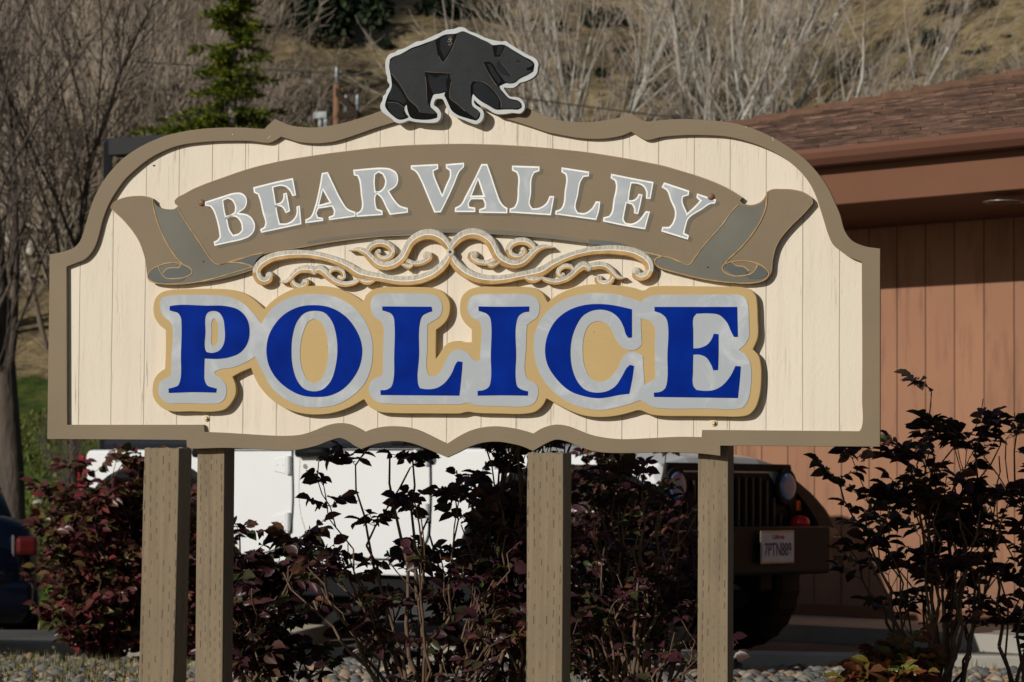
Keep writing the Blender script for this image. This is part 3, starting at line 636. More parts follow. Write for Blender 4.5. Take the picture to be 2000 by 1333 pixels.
# POLICE board ---------------------------------------------------------
TP = .022
tan = Z(T1, [(160, 88), (300, 80), (450, 79), (560, 86), (640, 110), (705, 152), (762, 208), (800, 165), (870, 115), (960, 75), (1070, 60), (1170, 65), (1260, 90), (1330, 122), (1385, 160), (1402, 120), (1440, 87), (1500, 70), (1600, 67), (1750, 68), (1830, 75), (1890, 102), (1925, 150), (1932, 210), (1915, 270), (1880, 312), (1845, 337), (1843, 430), (1843, 520), (1872, 480), (1900, 435), (1940, 412), (2000, 408)]) \
    + Z(T2, [(60, 409), (110, 416), (133, 414), (132, 333), (95, 300), (65, 250), (58, 190), (70, 130), (110, 88), (170, 68), (300, 66), (450, 66), (530, 75), (580, 107), (612, 165), (660, 125), (740, 85), (850, 55), (950, 50), (1060, 58), (1150, 72), (1215, 89), (1255, 68), (1300, 62), (1500, 62), (1700, 65), (1830, 68), (1890, 85), (1922, 122), (1932, 180), (1935, 260), (1935, 385), (1905, 460), (1940, 500), (1955, 560), (1956, 680), (1945, 760), (1920, 830), (1880, 872), (1830, 884), (1700, 884), (1500, 882), (1330, 880), (1265, 872), (1190, 845), (1120, 862), (1040, 880), (940, 888), (850, 880), (770, 855), (690, 817), (605, 770), (580, 815), (535, 853), (480, 866), (300, 866), (160, 862), (108, 855), (60, 865)]) \
    + Z(T1, [(1930, 866), (1800, 865), (1560, 862), (1490, 855), (1425, 822), (1390, 775), (1300, 825), (1200, 860), (1100, 872), (1000, 865), (900, 835), (800, 770), (730, 690), (700, 635), (678, 578), (620, 602), (562, 633), (580, 680), (582, 740), (560, 790), (515, 838), (460, 852), (300, 852), (160, 848), (100, 815), (62, 760), (57, 700), (72, 640), (105, 602), (135, 582), (140, 460), (140, 337), (98, 303), (68, 250), (62, 200), (75, 140), (110, 103)])
board = slab('lettering_board', [trace(tan, TP, 45)], 0, TP, TAN, sign, .0015)
PO = Z(T1, [(150, 125), (300, 118), (450, 120), (540, 130), (620, 165), (690, 232), (742, 300), (790, 230), (850, 172), (930, 132), (1010, 115), (1080, 112), (1180, 122), (1270, 158), (1350, 220), (1410, 310), (1440, 400), (1445, 490), (1430, 590), (1390, 680), (1320, 750), (1230, 805), (1130, 826), (1040, 826), (950, 802), (860, 748), (800, 690), (760, 615), (730, 560), (705, 505), (640, 545), (560, 575), (480, 587), (447, 602), (455, 622), (490, 647), (520, 690), (522, 740), (505, 780), (465, 801), (400, 803), (250, 800), (150, 797), (110, 765), (93, 715), (102, 670), (140, 645), (175, 625), (178, 500), (178, 300), (168, 287), (130, 255), (108, 210), (105, 165), (120, 137)])
hP = Z(T1, [(430, 290), (440, 265), (455, 268), (468, 300), (470, 350), (468, 410), (455, 435), (438, 440), (430, 425), (430, 350)])
hO = Z(T1, [(1075, 265), (1120, 290), (1150, 350), (1163, 430), (1162, 520), (1145, 600), (1115, 655), (1075, 675), (1035, 655), (1005, 600), (988, 520), (990, 430), (1008, 350), (1035, 290)])
LI = Z(T1, [(1470, 115), (1600, 108), (1780, 112), (1840, 122), (1875, 160), (1882, 210), (1865, 255), (1825, 282), (1790, 303), (1788, 450), (1788, 600), (1803, 630), (1840, 626), (1880, 590), (1910, 520), (1950, 472), (2000, 458)]) \
    + Z(T2, [(60, 460), (105, 482), (140, 523), (163, 540), (185, 525), (190, 450), (190, 303), (178, 283), (130, 255), (108, 215), (112, 165), (135, 128), (180, 115), (300, 113), (480, 115), (532, 132), (558, 170), (560, 215), (545, 258), (505, 287), (480, 308), (475, 450), (472, 620), (490, 652), (530, 672), (552, 710), (548, 760), (525, 800), (480, 818), (300, 818), (160, 812), (108, 797), (60, 807)]) \
    + Z(T1, [(1930, 807), (1800, 806), (1560, 803), (1480, 793), (1430, 750), (1422, 700), (1440, 655), (1485, 634), (1508, 618), (1510, 450), (1508, 303), (1492, 282), (1450, 250), (1433, 200), (1440, 142)])
CE = Z(T2, [(950, 107), (1040, 113), (1120, 135), (1200, 160), (1245, 129), (1290, 120), (1500, 118), (1750, 115), (1820, 118), (1860, 142), (1875, 200), (1880, 300), (1880, 380), (1860, 422), (1815, 465), (1860, 497), (1885, 540), (1895, 600), (1890, 700), (1875, 780), (1843, 828), (1800, 836), (1600, 834), (1350, 833), (1280, 825), (1240, 803), (1195, 780), (1150, 797), (1050, 825), (950, 842), (860, 835), (760, 802), (670, 745), (590, 660), (545, 570), (525, 470), (530, 370), (560, 290), (610, 222), (690, 160), (780, 125), (870, 108)])
hC = Z(T2, [(940, 283), (990, 305), (1020, 350), (1050, 410), (1085, 450), (1130, 467), (1180, 455), (1205, 430), (1201, 350), (1198, 265), (1250, 280), (1280, 308), (1287, 450), (1290, 645), (1222, 685), (1216, 600), (1210, 500), (1175, 482), (1130, 478), (1092, 500), (1062, 560), (1032, 610), (985, 653), (930, 665), (880, 640), (845, 570), (832, 470), (840, 380), (870, 310), (902, 288)])
wA = TP + .0012
for cs in ([PO, hP, hO], [LI], [CE, hC]): slab('sheeting', [trace(c_, wA, 45) for c_ in cs], TP, wA, SHEET, board)
wB = wA + .0010
POL = [[Z(T1, [(165, 190), (180, 185), (400, 185), (520, 188), (600, 212), (650, 265), (668, 340), (655, 420), (610, 480), (540, 510), (470, 520), (385, 518), (383, 600), (385, 655), (402, 688), (440, 702), (462, 708), (458, 733), (330, 730), (160, 735), (158, 708), (190, 700), (218, 688), (232, 655), (236, 500), (240, 300), (235, 258), (218, 232), (190, 222), (165, 215)]), Z(T1, [(392, 250), (405, 228), (440, 218), (475, 228), (500, 262), (512, 330), (512, 400), (500, 440), (475, 470), (430, 483), (397, 477), (388, 458), (390, 350)])],
       [Z(T1, [(1080, 182), (1180, 198), (1270, 250), (1335, 330), (1370, 410), (1378, 480), (1360, 570), (1315, 650), (1250, 715), (1170, 752), (1080, 760), (990, 748), (905, 705), (835, 640), (790, 560), (775, 470), (788, 380), (830, 300), (890, 238), (980, 193)]), Z(T1, [(1080, 217), (1140, 230), (1188, 285), (1215, 375), (1222, 470), (1210, 570), (1180, 660), (1130, 712), (1075, 725), (1015, 710), (970, 660), (940, 570), (932, 470), (940, 370), (970, 280), (1018, 230)])],
       [Z(T1, [(1505, 190), (1815, 192), (1820, 220), (1790, 230), (1757, 250), (1742, 290), (1736, 500), (1730, 680), (1742, 706), (1790, 712), (1850, 703), (1900, 670), (1943, 610), (1970, 548), (1982, 535), (2010, 540), (2005, 610), (1990, 752), (1495, 748), (1493, 718), (1530, 715), (1558, 700), (1572, 670), (1580, 500), (1582, 300), (1576, 258), (1560, 235), (1530, 222), (1505, 215)])],
       [Z(T2, [(175, 190), (330, 192), (495, 190), (495, 222), (460, 228), (430, 248), (415, 285), (412, 500), (412, 668), (422, 697), (450, 715), (488, 725), (486, 752), (330, 750), (170, 752), (170, 722), (205, 718), (240, 698), (252, 662), (253, 500), (255, 292), (247, 258), (225, 235), (200, 225), (177, 218)])],
       [Z(T2, [(950, 175), (1040, 185), (1142, 208), (1142, 385), (1120, 388), (1106, 370), (1090, 320), (1060, 265), (1010, 225), (950, 210), (890, 217), (832, 250), (790, 315), (762, 400), (755, 500), (768, 590), (800, 665), (850, 716), (920, 733), (990, 722), (1040, 690), (1080, 630), (1110, 577), (1130, 558), (1155, 565), (1145, 640), (1125, 740), (1060, 748), (1000, 760), (930, 768), (840, 755), (750, 722), (670, 650), (612, 560), (595, 470), (612, 370), (660, 282), (740, 217), (840, 182)])],
       [Z(T2, [(1285, 193), (1805, 193), (1810, 382), (1785, 382), (1768, 350), (1740, 290), (1690, 243), (1620, 233), (1548, 235), (1530, 258), (1528, 350), (1528, 455), (1572, 451), (1620, 428), (1648, 390), (1658, 362), (1688, 365), (1688, 480), (1685, 590), (1655, 592), (1643, 560), (1610, 512), (1570, 494), (1528, 493), (1526, 600), (1528, 690), (1548, 716), (1600, 722), (1660, 716), (1712, 688), (1762, 630), (1795, 565), (1828, 568), (1822, 650), (1810, 767), (1282, 760), (1280, 733), (1320, 728), (1350, 708), (1362, 675), (1366, 500), (1367, 292), (1355, 260), (1325, 235), (1285, 220)])]]
for cs in POL: slab('letter', [trace(c_, wB, 45) for c_ in cs], wA, wB, BLUE, board)

# bear -----------------------------------------------------------------
w0 = TF + .0015; wb = w0 + .018
bo = Z(Z2, [(262, 500), (264, 450), (285, 400), (310, 375), (360, 362), (375, 345), (440, 325), (500, 295), (570, 257), (620, 250), (700, 215), (800, 170), (850, 145), (900, 138), (940, 131), (985, 115), (1045, 128), (1075, 152), (1150, 178), (1240, 220), (1330, 246), (1400, 256), (1440, 252), (1470, 275), (1540, 320), (1640, 380), (1740, 435), (1757, 480), (1750, 520), (1745, 560), (1720, 597), (1680, 625), (1620, 650), (1570, 665), (1550, 687), (1510, 710), (1470, 712), (1418, 707), (1425, 725), (1450, 760), (1480, 793), (1530, 796), (1580, 812), (1615, 850), (1625, 890), (1618, 922), (1585, 957), (1500, 955), (1430, 965), (1350, 965), (1310, 950), (1255, 915), (1190, 882), (1150, 850), (1130, 826), (1128, 850), (1150, 880), (1190, 905), (1215, 930), (1225, 975), (1212, 1020), (1185, 1050), (1145, 1065), (1080, 1045), (1010, 1017), (950, 995), (905, 970), (880, 935), (850, 880), (820, 822), (790, 815), (755, 824), (740, 850), (737, 880), (770, 900), (795, 930), (808, 970), (800, 1010), (775, 1040), (740, 1050), (640, 1050), (540, 1040), (490, 1030), (450, 1045), (395, 1055), (360, 1045), (320, 1010), (270, 975), (225, 935), (212, 895), (218, 860), (235, 830), (240, 790), (265, 765), (275, 730), (300, 700), (303, 675), (285, 650), (280, 600), (268, 560)])
bi = Z(Z2, [(305, 460), (310, 430), (345, 405), (400, 385), (450, 360), (520, 320), (600, 293), (660, 270), (750, 237), (840, 192), (950, 180), (1020, 158), (1080, 180), (1180, 225), (1300, 290), (1420, 290), (1500, 335), (1600, 395), (1710, 465), (1712, 510), (1700, 545), (1640, 580), (1560, 620), (1520, 655), (1440, 662), (1375, 690), (1378, 708), (1410, 750), (1470, 810), (1510, 822), (1560, 835), (1590, 870), (1590, 898), (1560, 918), (1480, 918), (1400, 920), (1340, 920), (1270, 882), (1200, 842), (1150, 802), (1118, 766), (1100, 810), (1102, 880), (1135, 905), (1170, 932), (1185, 970), (1172, 1005), (1145, 1028), (1060, 1005), (960, 970), (910, 930), (880, 870), (855, 815), (838, 780), (850, 750), (790, 765), (732, 775), (715, 810), (702, 850), (702, 892), (740, 930), (768, 965), (765, 1000), (700, 1016), (600, 1018), (512, 998), (485, 945), (470, 868), (447, 902), (458, 950), (490, 992), (470, 1005), (395, 1018), (340, 985), (285, 930), (262, 890), (264, 855), (285, 790), (325, 700), (325, 660), (310, 560), (300, 500)])
GREYW = plain('light grey painted edge', (.52, .54, .54), .45, .06, 20, 120, .15, .001)
BKGL = plain('black gloss paint', (.003, .003, .0035), .25, .2, 30, 60, .05, Specular_IOR_Level=.10)
PLATE = plain('charcoal painted plate', (.020, .0225, .025), .40, .25, 14, 110, .35, .0008, Specular_IOR_Level=.14)
PLATE2 = plain('dark slate painted recess', (.008, .010, .013), .40, .25, 20, 110, .3, .0008, Specular_IOR_Level=.10)
EDGE = plain('bronze edge line', (.11, .085, .06), .5, .3, 60)
bear = slab('bear', [trace(bo, wb, 60, 2)], w0, wb, GREYW, sign, .0010)
bear['label'] = 'walking black bear cut-out with a light grey edge'
slab('black_base', [trace(bi, wb, 55, 2)], wb, wb + .0012, BKGL, bear)
plA = Z(Z2, [(307, 470), (345, 412), (450, 370), (520, 332), (620, 300), (752, 240), (765, 320), (780, 395), (825, 462), (880, 385), (918, 320), (945, 240), (965, 182), (1020, 162), (1150, 215), (1305, 297), (1318, 350), (1330, 405), (1380, 405), (1408, 350), (1432, 297), (1500, 342), (1600, 402), (1705, 472), (1700, 490), (1642, 520), (1645, 538), (1700, 540), (1640, 577), (1560, 617), (1520, 651), (1440, 657), (1400, 610), (1350, 545), (1320, 490), (1285, 460), (1212, 462), (1240, 520), (1280, 590), (1330, 660), (1370, 705), (1400, 750), (1460, 810), (1510, 830), (1560, 842), (1583, 875), (1578, 900), (1550, 910), (1480, 912), (1398, 912), (1385, 830), (1330, 745), (1265, 682), (1205, 645), (1130, 642), (1100, 680), (1098, 780), (1098, 868), (1130, 905), (1178, 945), (1175, 975), (1150, 1015), (1100, 980), (1040, 935), (960, 870), (890, 805), (900, 720), (905, 650), (890, 600), (892, 566), (800, 560), (650, 550), (660, 640), (668, 750), (672, 830), (690, 880), (700, 905), (740, 940), (760, 968), (680, 960), (602, 948), (570, 890), (490, 820), (440, 730), (380, 640), (318, 565), (305, 520)])
slab('raised_plate', [trace(plA, wb + .004, 55, 2)], wb + .0012, wb + .0038, [PLATE], bear, .0005)
for pts in ([(682, 578), (750, 612), (800, 590), (880, 580), (855, 680), (870, 738), (790, 757), (732, 770), (702, 700), (684, 640)],
            [(1122, 680), (1150, 658), (1200, 656), (1260, 700), (1325, 768), (1368, 830), (1365, 912), (1335, 912), (1200, 832), (1122, 755)],
            [(280, 852), (380, 862), (445, 915), (440, 960), (462, 995), (395, 1008), (330, 970), (300, 920)],
            [(332, 660), (370, 690), (420, 750), (470, 840), (440, 868), (400, 845), (350, 832), (292, 822), (310, 750)],
            [(800, 228), (860, 200), (932, 190), (905, 315), (838, 418), (800, 335)],
            [(1360, 300), (1420, 300), (1385, 385), (1345, 390), (1350, 340)],
            [(1255, 475), (1290, 480), (1340, 560), (1395, 640), (1370, 670), (1310, 590)]):
    slab('recess', [trace(Z(Z2, pts), wb + .002, 40, 2)], wb + .0012, wb + .0020, PLATE2, bear)
for pts in ([(1362, 432), (1420, 500), (1500, 600), (1420, 582), (1368, 545), (1348, 495)], [(1535, 456), (1553, 430), (1586, 456)]):
    slab('face_detail', [trace(Z(Z2, pts), wb + .004, 40, 2)], wb + .0038, wb + .0042, PLATE2, bear)
hl = [[(782, 396), (826, 462), (882, 386), (920, 318), (948, 240)], [(320, 568), (380, 642), (440, 732), (492, 822), (570, 892), (600, 948)], [(652, 552), (800, 562), (892, 567)], [(1132, 642), (1205, 647), (1265, 684), (1330, 747), (1385, 832), (1392, 905)], [(1362, 436), (1420, 500), (1498, 596)], [(285, 850), (380, 858), (448, 905)], [(655, 600), (664, 700), (670, 830)], [(905, 652), (892, 800), (965, 868), (1042, 936)], [(1215, 463), (1282, 590), (1350, 690)]]
for l in hl: stroke('plate_edge_line', [Z(Z2, l)], wb + .0038, .0014, EDGE, bear, .0003)  # thin bronze lines along the plate edges
b = MB()
for i in range(26):
    x, y = uv(*Z(Z2, [(892 + random.gauss(0, 9), 245 + random.uniform(-45, 55))])[0], wb + .002); b.ball((x, -(wb + .002), y), random.uniform(.0006, .0018), 3)
b.build('peeled_spots', plain('peeled pale spots', (.42, .36, .24), .8), bear)

# scrollwork ---------------------------------------------------------------
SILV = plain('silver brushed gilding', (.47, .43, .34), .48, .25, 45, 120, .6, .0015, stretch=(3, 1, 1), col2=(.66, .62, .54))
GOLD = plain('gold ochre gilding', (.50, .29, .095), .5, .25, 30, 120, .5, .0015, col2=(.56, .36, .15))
def cm(L, step=5):
    P = []; ext = [L[0]] + L + [L[-1]]
    for i in range(len(L) - 1):
        p0, p1, p2, p3 = [np.array(q, float) for q in ext[i:i + 4]]; k = max(1, int(np.hypot(*(p2 - p1)[:2]) / step))
        for j in range(k):
            s = j / k; P.append(.5 * ((2 * p1) + (-p0 + p2) * s + (2 * p0 - 5 * p1 + 4 * p2 - p3) * s * s + (-p0 + 3 * p1 - 3 * p2 + p3) * s ** 3))
    P.append(np.array(L[-1], float)); return P
scr = [  # x, y, width in Z3 pixels
    [(1915, 850, 20), (1905, 900, 50), (1860, 965, 60), (1790, 1020, 62), (1700, 1058, 62), (1600, 1073, 58), (1500, 1068, 54), (1400, 1050, 52), (1310, 1035, 56), (1230, 1015, 62), (1160, 970, 56), (1080, 930, 50), (1000, 902, 48), (900, 880, 50), (800, 872, 52), (700, 876, 56), (600, 893, 58), (530, 925, 60), (480, 970, 58), (468, 1020, 56), (488, 1062, 54), (525, 1076, 50), (560, 1060, 52), (562, 1035, 46)],
    [(1915, 850, 20), (1895, 805, 50), (1850, 755, 62), (1790, 728, 66), (1730, 726, 66), (1670, 748, 64), (1620, 790, 62), (1590, 845, 60), (1560, 900, 60), (1500, 945, 60), (1430, 962, 56), (1370, 945, 54), (1325, 905, 50), (1285, 865, 42), (1230, 838, 32), (1155, 843, 6)],
    [(1575, 905, 30), (1600, 930, 40), (1650, 945, 36), (1710, 935, 38), (1755, 905, 46), (1760, 885, 50), (1738, 882, 44)],
    [(1305, 880, 30), (1305, 840, 40), (1340, 802, 46), (1395, 790, 48), (1450, 805, 48), (1480, 840, 46), (1470, 885, 42), (1425, 905, 36), (1385, 895, 34), (1365, 868, 34), (1378, 852, 30)],
    [(1240, 1062, 20), (1200, 1085, 34), (1130, 1098, 38), (1060, 1080, 40), (1010, 1045, 44), (975, 1010, 50), (935, 985, 56), (900, 1000, 40)],
    [(1010, 1020, 20), (1030, 990, 32), (1075, 985, 34), (1112, 1010, 34), (1118, 1045, 32), (1095, 1056, 30), (1085, 1045, 24)],
    [(940, 1010, 20), (895, 995, 46), (840, 985, 50), (790, 990, 46), (750, 1015, 42), (715, 1055, 34), (680, 1078, 24), (635, 1078, 5)],
    [(738, 1030, 20), (730, 1070, 34), (745, 1102, 40), (785, 1118, 40), (825, 1105, 40), (840, 1080, 36), (822, 1076, 28)],
    [(1360, 1062, 20), (1310, 1080, 44), (1260, 1075, 30), (1225, 1055, 8)],
    [(1640, 950, 14), (1610, 968, 34), (1570, 955, 24), (1540, 935, 8)]]
wS = .0035
SH_ = .024
uk, vk = uv(879, 492, .022)
def scroll(mirror):
    mb = MB()
    for si, L_ in enumerate(scr):
        P = cm([tuple(q) for q in L_], 9); pts = []
        for p in P:
            (x, y), = Z(Z3, [(p[0], p[1])]); u, v = uv(x, y, .022); sc = (uv(x + 1, y, .022)[0] - u)
            if mirror: u = 2 * uk - u
            pts.append((u, v, p[2] / 3.8423 * sc / 2 * 1.22))
        n = len(pts); H = SH_ - .0012 * (si % 4) ; rings = []; mats = []
        for i, (u, v, r) in enumerate(pts):
            a = np.array(pts[min(i + 1, n - 1)][:2]) - np.array(pts[max(i - 1, 0)][:2]); a /= np.linalg.norm(a) + 1e-9
            nn = np.array([-a[1], a[0]])
            if nn[1] < 0 or (abs(nn[1]) < .25 and nn[0] > 0 and False): nn = -nn; flip = True
            else: flip = False
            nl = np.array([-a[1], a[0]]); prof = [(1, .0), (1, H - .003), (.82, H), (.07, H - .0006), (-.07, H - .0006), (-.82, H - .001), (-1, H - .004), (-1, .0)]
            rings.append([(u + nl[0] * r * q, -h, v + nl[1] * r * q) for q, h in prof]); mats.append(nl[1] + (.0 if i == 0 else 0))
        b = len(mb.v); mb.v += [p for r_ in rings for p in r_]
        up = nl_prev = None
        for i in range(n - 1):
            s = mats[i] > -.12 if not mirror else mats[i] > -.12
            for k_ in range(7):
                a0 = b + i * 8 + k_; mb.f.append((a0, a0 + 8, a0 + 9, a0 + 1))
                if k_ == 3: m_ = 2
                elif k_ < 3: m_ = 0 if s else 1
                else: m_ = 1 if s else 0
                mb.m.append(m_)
        mb.f.append(tuple(b + k_ for k_ in range(8))); mb.m.append(1)
        e = b + (n - 1) * 8; mb.f.append(tuple(e + k_ for k_ in range(8))); mb.m.append(1)
        # rounded end
        u, v, r = pts[-1]
        if r > .003: 
            b0 = len(mb.f); mb.cyl((u, 0, v), (u, -(H - .004), v), r * 1.12, r * 1.10, 24, mi=1); mb.ball((u, -(H - .004), v), r * 1.08, 10, (1, .35, 1), mi=0)
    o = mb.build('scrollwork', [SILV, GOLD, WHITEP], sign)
    return o
scroll(False); scroll(True)
u, v = uv(879, 492.5, .025); kb = MB().cyl((u, 0, v), (u, -.0252, v), .0125, .0115, 20)
MB().cyl((u, -.0252, v), (u, -.0258, v), .0042, n=14).build('screw', plain('dark screw', (.05, .04, .03), .5), sign); kb.build('centre_knot', SILV, sign, .0006)

# the two shorter posts that stand in front ----------------------------------
def front_post(px0, px1, pyt, pxb0, pxb1, Y, lab):
    w = .0870; c = at((px0 + px1) / 2, pyt, Y); lo = at((pxb0 + pxb1) / 2, 1333, Y)
    lean = (c.x - lo.x) / (c.z - lo.z); gz = bed_z(c.x, c.y)
    e = empty('wooden_post', (c.x, c.y, gz), -YAW, lab, 'post')
    ragged_post('timber', -w / 2, w / 2, 0, w, -.35, c.z - gz, e, lean, .007)
    return e
front_post(281, 351, 875.5, 268, 341, 7.0, 'weathered square brown post in front at the left, cut off just under the sign')
front_post(1030, 1100, 885, 1026, 1099, 7.0, 'square brown post in front, cut off under the middle-right of the sign')

# ================================================================ BUILDING
BY = R(47)
BU = Vector((math.cos(BY), -math.sin(BY), 0)); BN = Vector((math.sin(BY), math.cos(BY), 0)); BC = 14.72
B0 = on_plane(1600, 1100, BN * BC, BN); B0 = Vector((B0.x, B0.y, 0))
bld = empty('brown_building', B0, -BY, 'low brown wood-sided building with a shingled roof behind the sign at the right', 'building')
def bl(px, py, off=0.0):
    """local (x along wall, z) of a pixel on a plane 'off' metres in front of the wall"""
    p = on_plane(px, py, BN * (BC - off), BN) - B0; return p.dot(BU), p.z
BR = (.315, .158, .092)
t = NT('brown painted grooved siding'); co = t.coords(); sep = t.n('ShaderNodeSeparateXYZ'); t.t.links.new(co, sep.inputs[0])
g0 = bl(1752, 800)[0]; g1 = bl(1981, 800)[0]; gs = (g1 - g0) / 4
fr = t.math('PINGPONG', t.math('ADD', sep.outputs[0], -g0 + 60 * gs), gs / 2)
line = t.ramp(t.math('DIVIDE', fr, .006), [(.0, 1.), (.6, .9), (1., 0.)])
st = t.noise(t.coords((9, 9, 1.6)), 1.0, 6, .65); big = t.noise(t.coords(), .8, 4)
bd = t.n('ShaderNodeTexWhiteNoise', noise_dimensions='1D'); t.t.links.new(t.math('FLOOR', t.math('DIVIDE', t.math('ADD', sep.outputs[0], -g0 + 60 * gs), gs)), bd.inputs['W'])
c = t.mix(t.ramp(big, [(.3, 0.), (.7, 1.)]), mul(BR, .90), mul(BR, 1.08)); c = t.mix(1.0, c, t.ramp(bd.outputs[0], [(0, .93), (1, 1.03)]), 'MULTIPLY'); c = t.mix(t.ramp(st, [(.50, 0.), (.66, .65)]), c, (.185, .088, .055))
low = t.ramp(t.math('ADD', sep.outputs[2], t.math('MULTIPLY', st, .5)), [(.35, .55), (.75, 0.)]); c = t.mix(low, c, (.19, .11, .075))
c = t.mix(t.math('MULTIPLY', line, .85), c, (.05, .022, .015)); t.bump(t.math('SUBTRACT', t.noise(t.coords((40, 40, 5)), 1, 5, .7), t.math('MULTIPLY', line, 2.)), .5, .004)
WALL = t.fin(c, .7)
TRIM = plain('brown painted trim', (.150, .066, .036), .55, .08, 2, 60, .1)
SOFF = plain('brown soffit board', (.12, .055, .032), .7, .1, 2, 60, .1)
GUT = plain('brown gutter metal', (.27, .12, .085), .35, .05, 3, 40, .03, metal=0) if False else plain('brown gutter metal', (.155, .072, .048), .38, .05, 3, 40, .03)
XL = bl(1395, 1100)[0]; XR = 9.0; CEIL = 2.50
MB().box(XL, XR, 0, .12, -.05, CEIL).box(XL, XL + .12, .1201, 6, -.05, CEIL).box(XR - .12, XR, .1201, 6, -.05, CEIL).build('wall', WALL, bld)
MB().box(XL - .01, XR, -.012, 0.0, .0, .075).build('base_board', TRIM, bld)
MB().prism([(-.945, 2.552), (0.0, CEIL), (6.0, CEIL), (6.0, CEIL + .03), (0.0, CEIL + .03), (-.945, 2.582)], 'x', XL - .3, XR).build('soffit', SOFF, bld)
MB().box(XL - .31, XR, -1.0, -.946, 2.548, 2.80).build('fascia_beam', TRIM, bld, .004)
# lower the soffit only inside the beam; the open overhang outside it is dark roof decking
g = MB()
gp = [(a + .20, b + .018) for a, b in [(-1.36, 2.862), (-1.36, 2.835), (-1.345, 2.80), (-1.31, 2.765), (-1.23, 2.758), (-1.23, 2.862), (-1.245, 2.862), (-1.245, 2.775), (-1.30, 2.78), (-1.335, 2.81), (-1.348, 2.838), (-1.348, 2.862)]]
g.prism(gp, 'x', XL - .4, XR); g.build('gutter', GUT, bld, 0)
MB().box(XL - .35, XR, -1.025, -1.003, 2.79, 2.885).build('eave_board', TRIM, bld)
# roof in courses; its left edge is a hip
SL = .25; RY0 = -1.12; RZ0 = 2.890
n_r = Vector((0, -SL, 1)).normalized(); rp = B0 + Vector((0, 0, RZ0)) + (BU * 0 + BN * RY0)
wn_r = (-BN * SL + Vector((0, 0, 1))).normalized()
def roof_pt(px, py):
    p = on_plane(px, py, rp, wn_r) - B0; return p.dot(BU), p.dot(BN)
hA = roof_pt(1490, 238); hB = roof_pt(2000, 146)
sl_ = (hB[1] - hA[1]) / (hB[0] - hA[0])
ridge_y = 3.4
def hip_x(y): return hA[0] + (y - hA[1]) / sl_ if abs(sl_) > 1e-3 else -9
rb = MB(); step = .13; ny = int((max(hB[1], hA[1]) + 3.0 - RY0) / step); rnd = random.Random(3)
hipL = lambda y: hip_x(y)
def zr(y): return RZ0 + (y - RY0) * SL
top_y = lambda x: hA[1] + (x - hA[0]) * sl_
xs = np.arange(XL - .5, XR, .31)
for r_ in range(ny):
    y0 = RY0 + r_ * step; y1 = y0 + step; x = XL - .5 - rnd.random() * .3
    while x < XR:
        x2 = x + .31; ty0 = top_y(x); ty1 = top_y(x2)
        if y0 < min(ty0, ty1):
            ya = min(y1, ty0); yb = min(y1, ty1); th = .011 + rnd.random() * .004; dy = rnd.random() * .006
            rb.add([(x, y0 - dy, zr(y0) + th), (x2 - .004, y0 - dy, zr(y0) + th), (x2 - .004, yb, zr(yb) + .002), (x, ya, zr(ya) + .002), (x, y0 - dy, zr(y0) - .004), (x2 - .004, y0 - dy, zr(y0) - .004)], [(0, 1, 2, 3), (4, 5, 1, 0)])
        x = x2
t = NT('brown asphalt shingles'); co = t.coords((4.0, 80, 80)); a = t.noise(co, 1.0, 6, .75); g_ = t.n('ShaderNodeNewGeometry')
isl = t.ramp(g_.outputs['Random Per Island'], [(0, .55), (1, 1.25)])
c = t.ramp(a, [(.34, (.035, .024, .020)), (.50, (.095, .055, .040)), (.59, (.18, .105, .072)), (.70, (.32, .19, .12))]); c = t.mix(1.0, c, isl, 'MULTIPLY')
t.bump(t.noise(t.coords(), 90, 4), .6, .006); SHIN = t.fin(c, .9)
roof = rb.build('roof', SHIN, bld)
# underlay slab closes the roof below the courses, back slope behind
MB().add([(XL - .5, RY0, RZ0 - .02), (XR, RY0, RZ0 - .02), (XR, top_y(XR), zr(top_y(XR)) - .02), (XL - .5, top_y(XL - .5), zr(top_y(XL - .5)) - .02)], [(0, 1, 2, 3)]).build('roof_deck', SOFF, roof)
MB().add([(XL - .5, top_y(XL - .5), zr(top_y(XL - .5)) - .03), (XR, top_y(XR), zr(top_y(XR)) - .03), (XR, 8, 2.5), (XL - .5, 8, 2.5)], [(0, 1, 2, 3)]).build('back_slope', SHIN, roof)
CAP = plain('brown ridge shingle', (.20, .110, .068), .85, .25, 9, 80, .5, .003)
dv = Vector((hB[0] - hA[0], hB[1] - hA[1], (hB[1] - hA[1]) * SL)); Lr = dv.length; dv.normalize()
side = Vector((-sl_, 1, 0)).normalized(); cb = MB(); q = -1.0
while q < Lr + 4:
    base = Vector((hA[0], hA[1], zr(hA[1]))) + dv * q
    for e_, (h0, h1) in enumerate(((.045, .012),)):
        a0 = base; a1 = base + dv * .34
        A_ = [a0 - side * .15 + Vector((0, 0, h0 - .045)), a0 + Vector((0, 0, h0 + .012)), a0 + side * .14 + Vector((0, 0, h0 - .05))]
        B_ = [a1 - side * .15 + Vector((0, 0, h1 - .045)), a1 + Vector((0, 0, h1 + .012)), a1 + side * .14 + Vector((0, 0, h1 - .05))]
        cb.add(A_ + B_ + [p - Vector((0, 0, .012)) for p in A_ + B_], [(0, 1, 4, 3), (1, 2, 5, 4), (6, 7, 1, 0), (7, 8, 2, 1), (0, 3, 9, 6), (2, 8, 11, 5)])
    q += .235
cb.build('ridge_caps', CAP, roof)
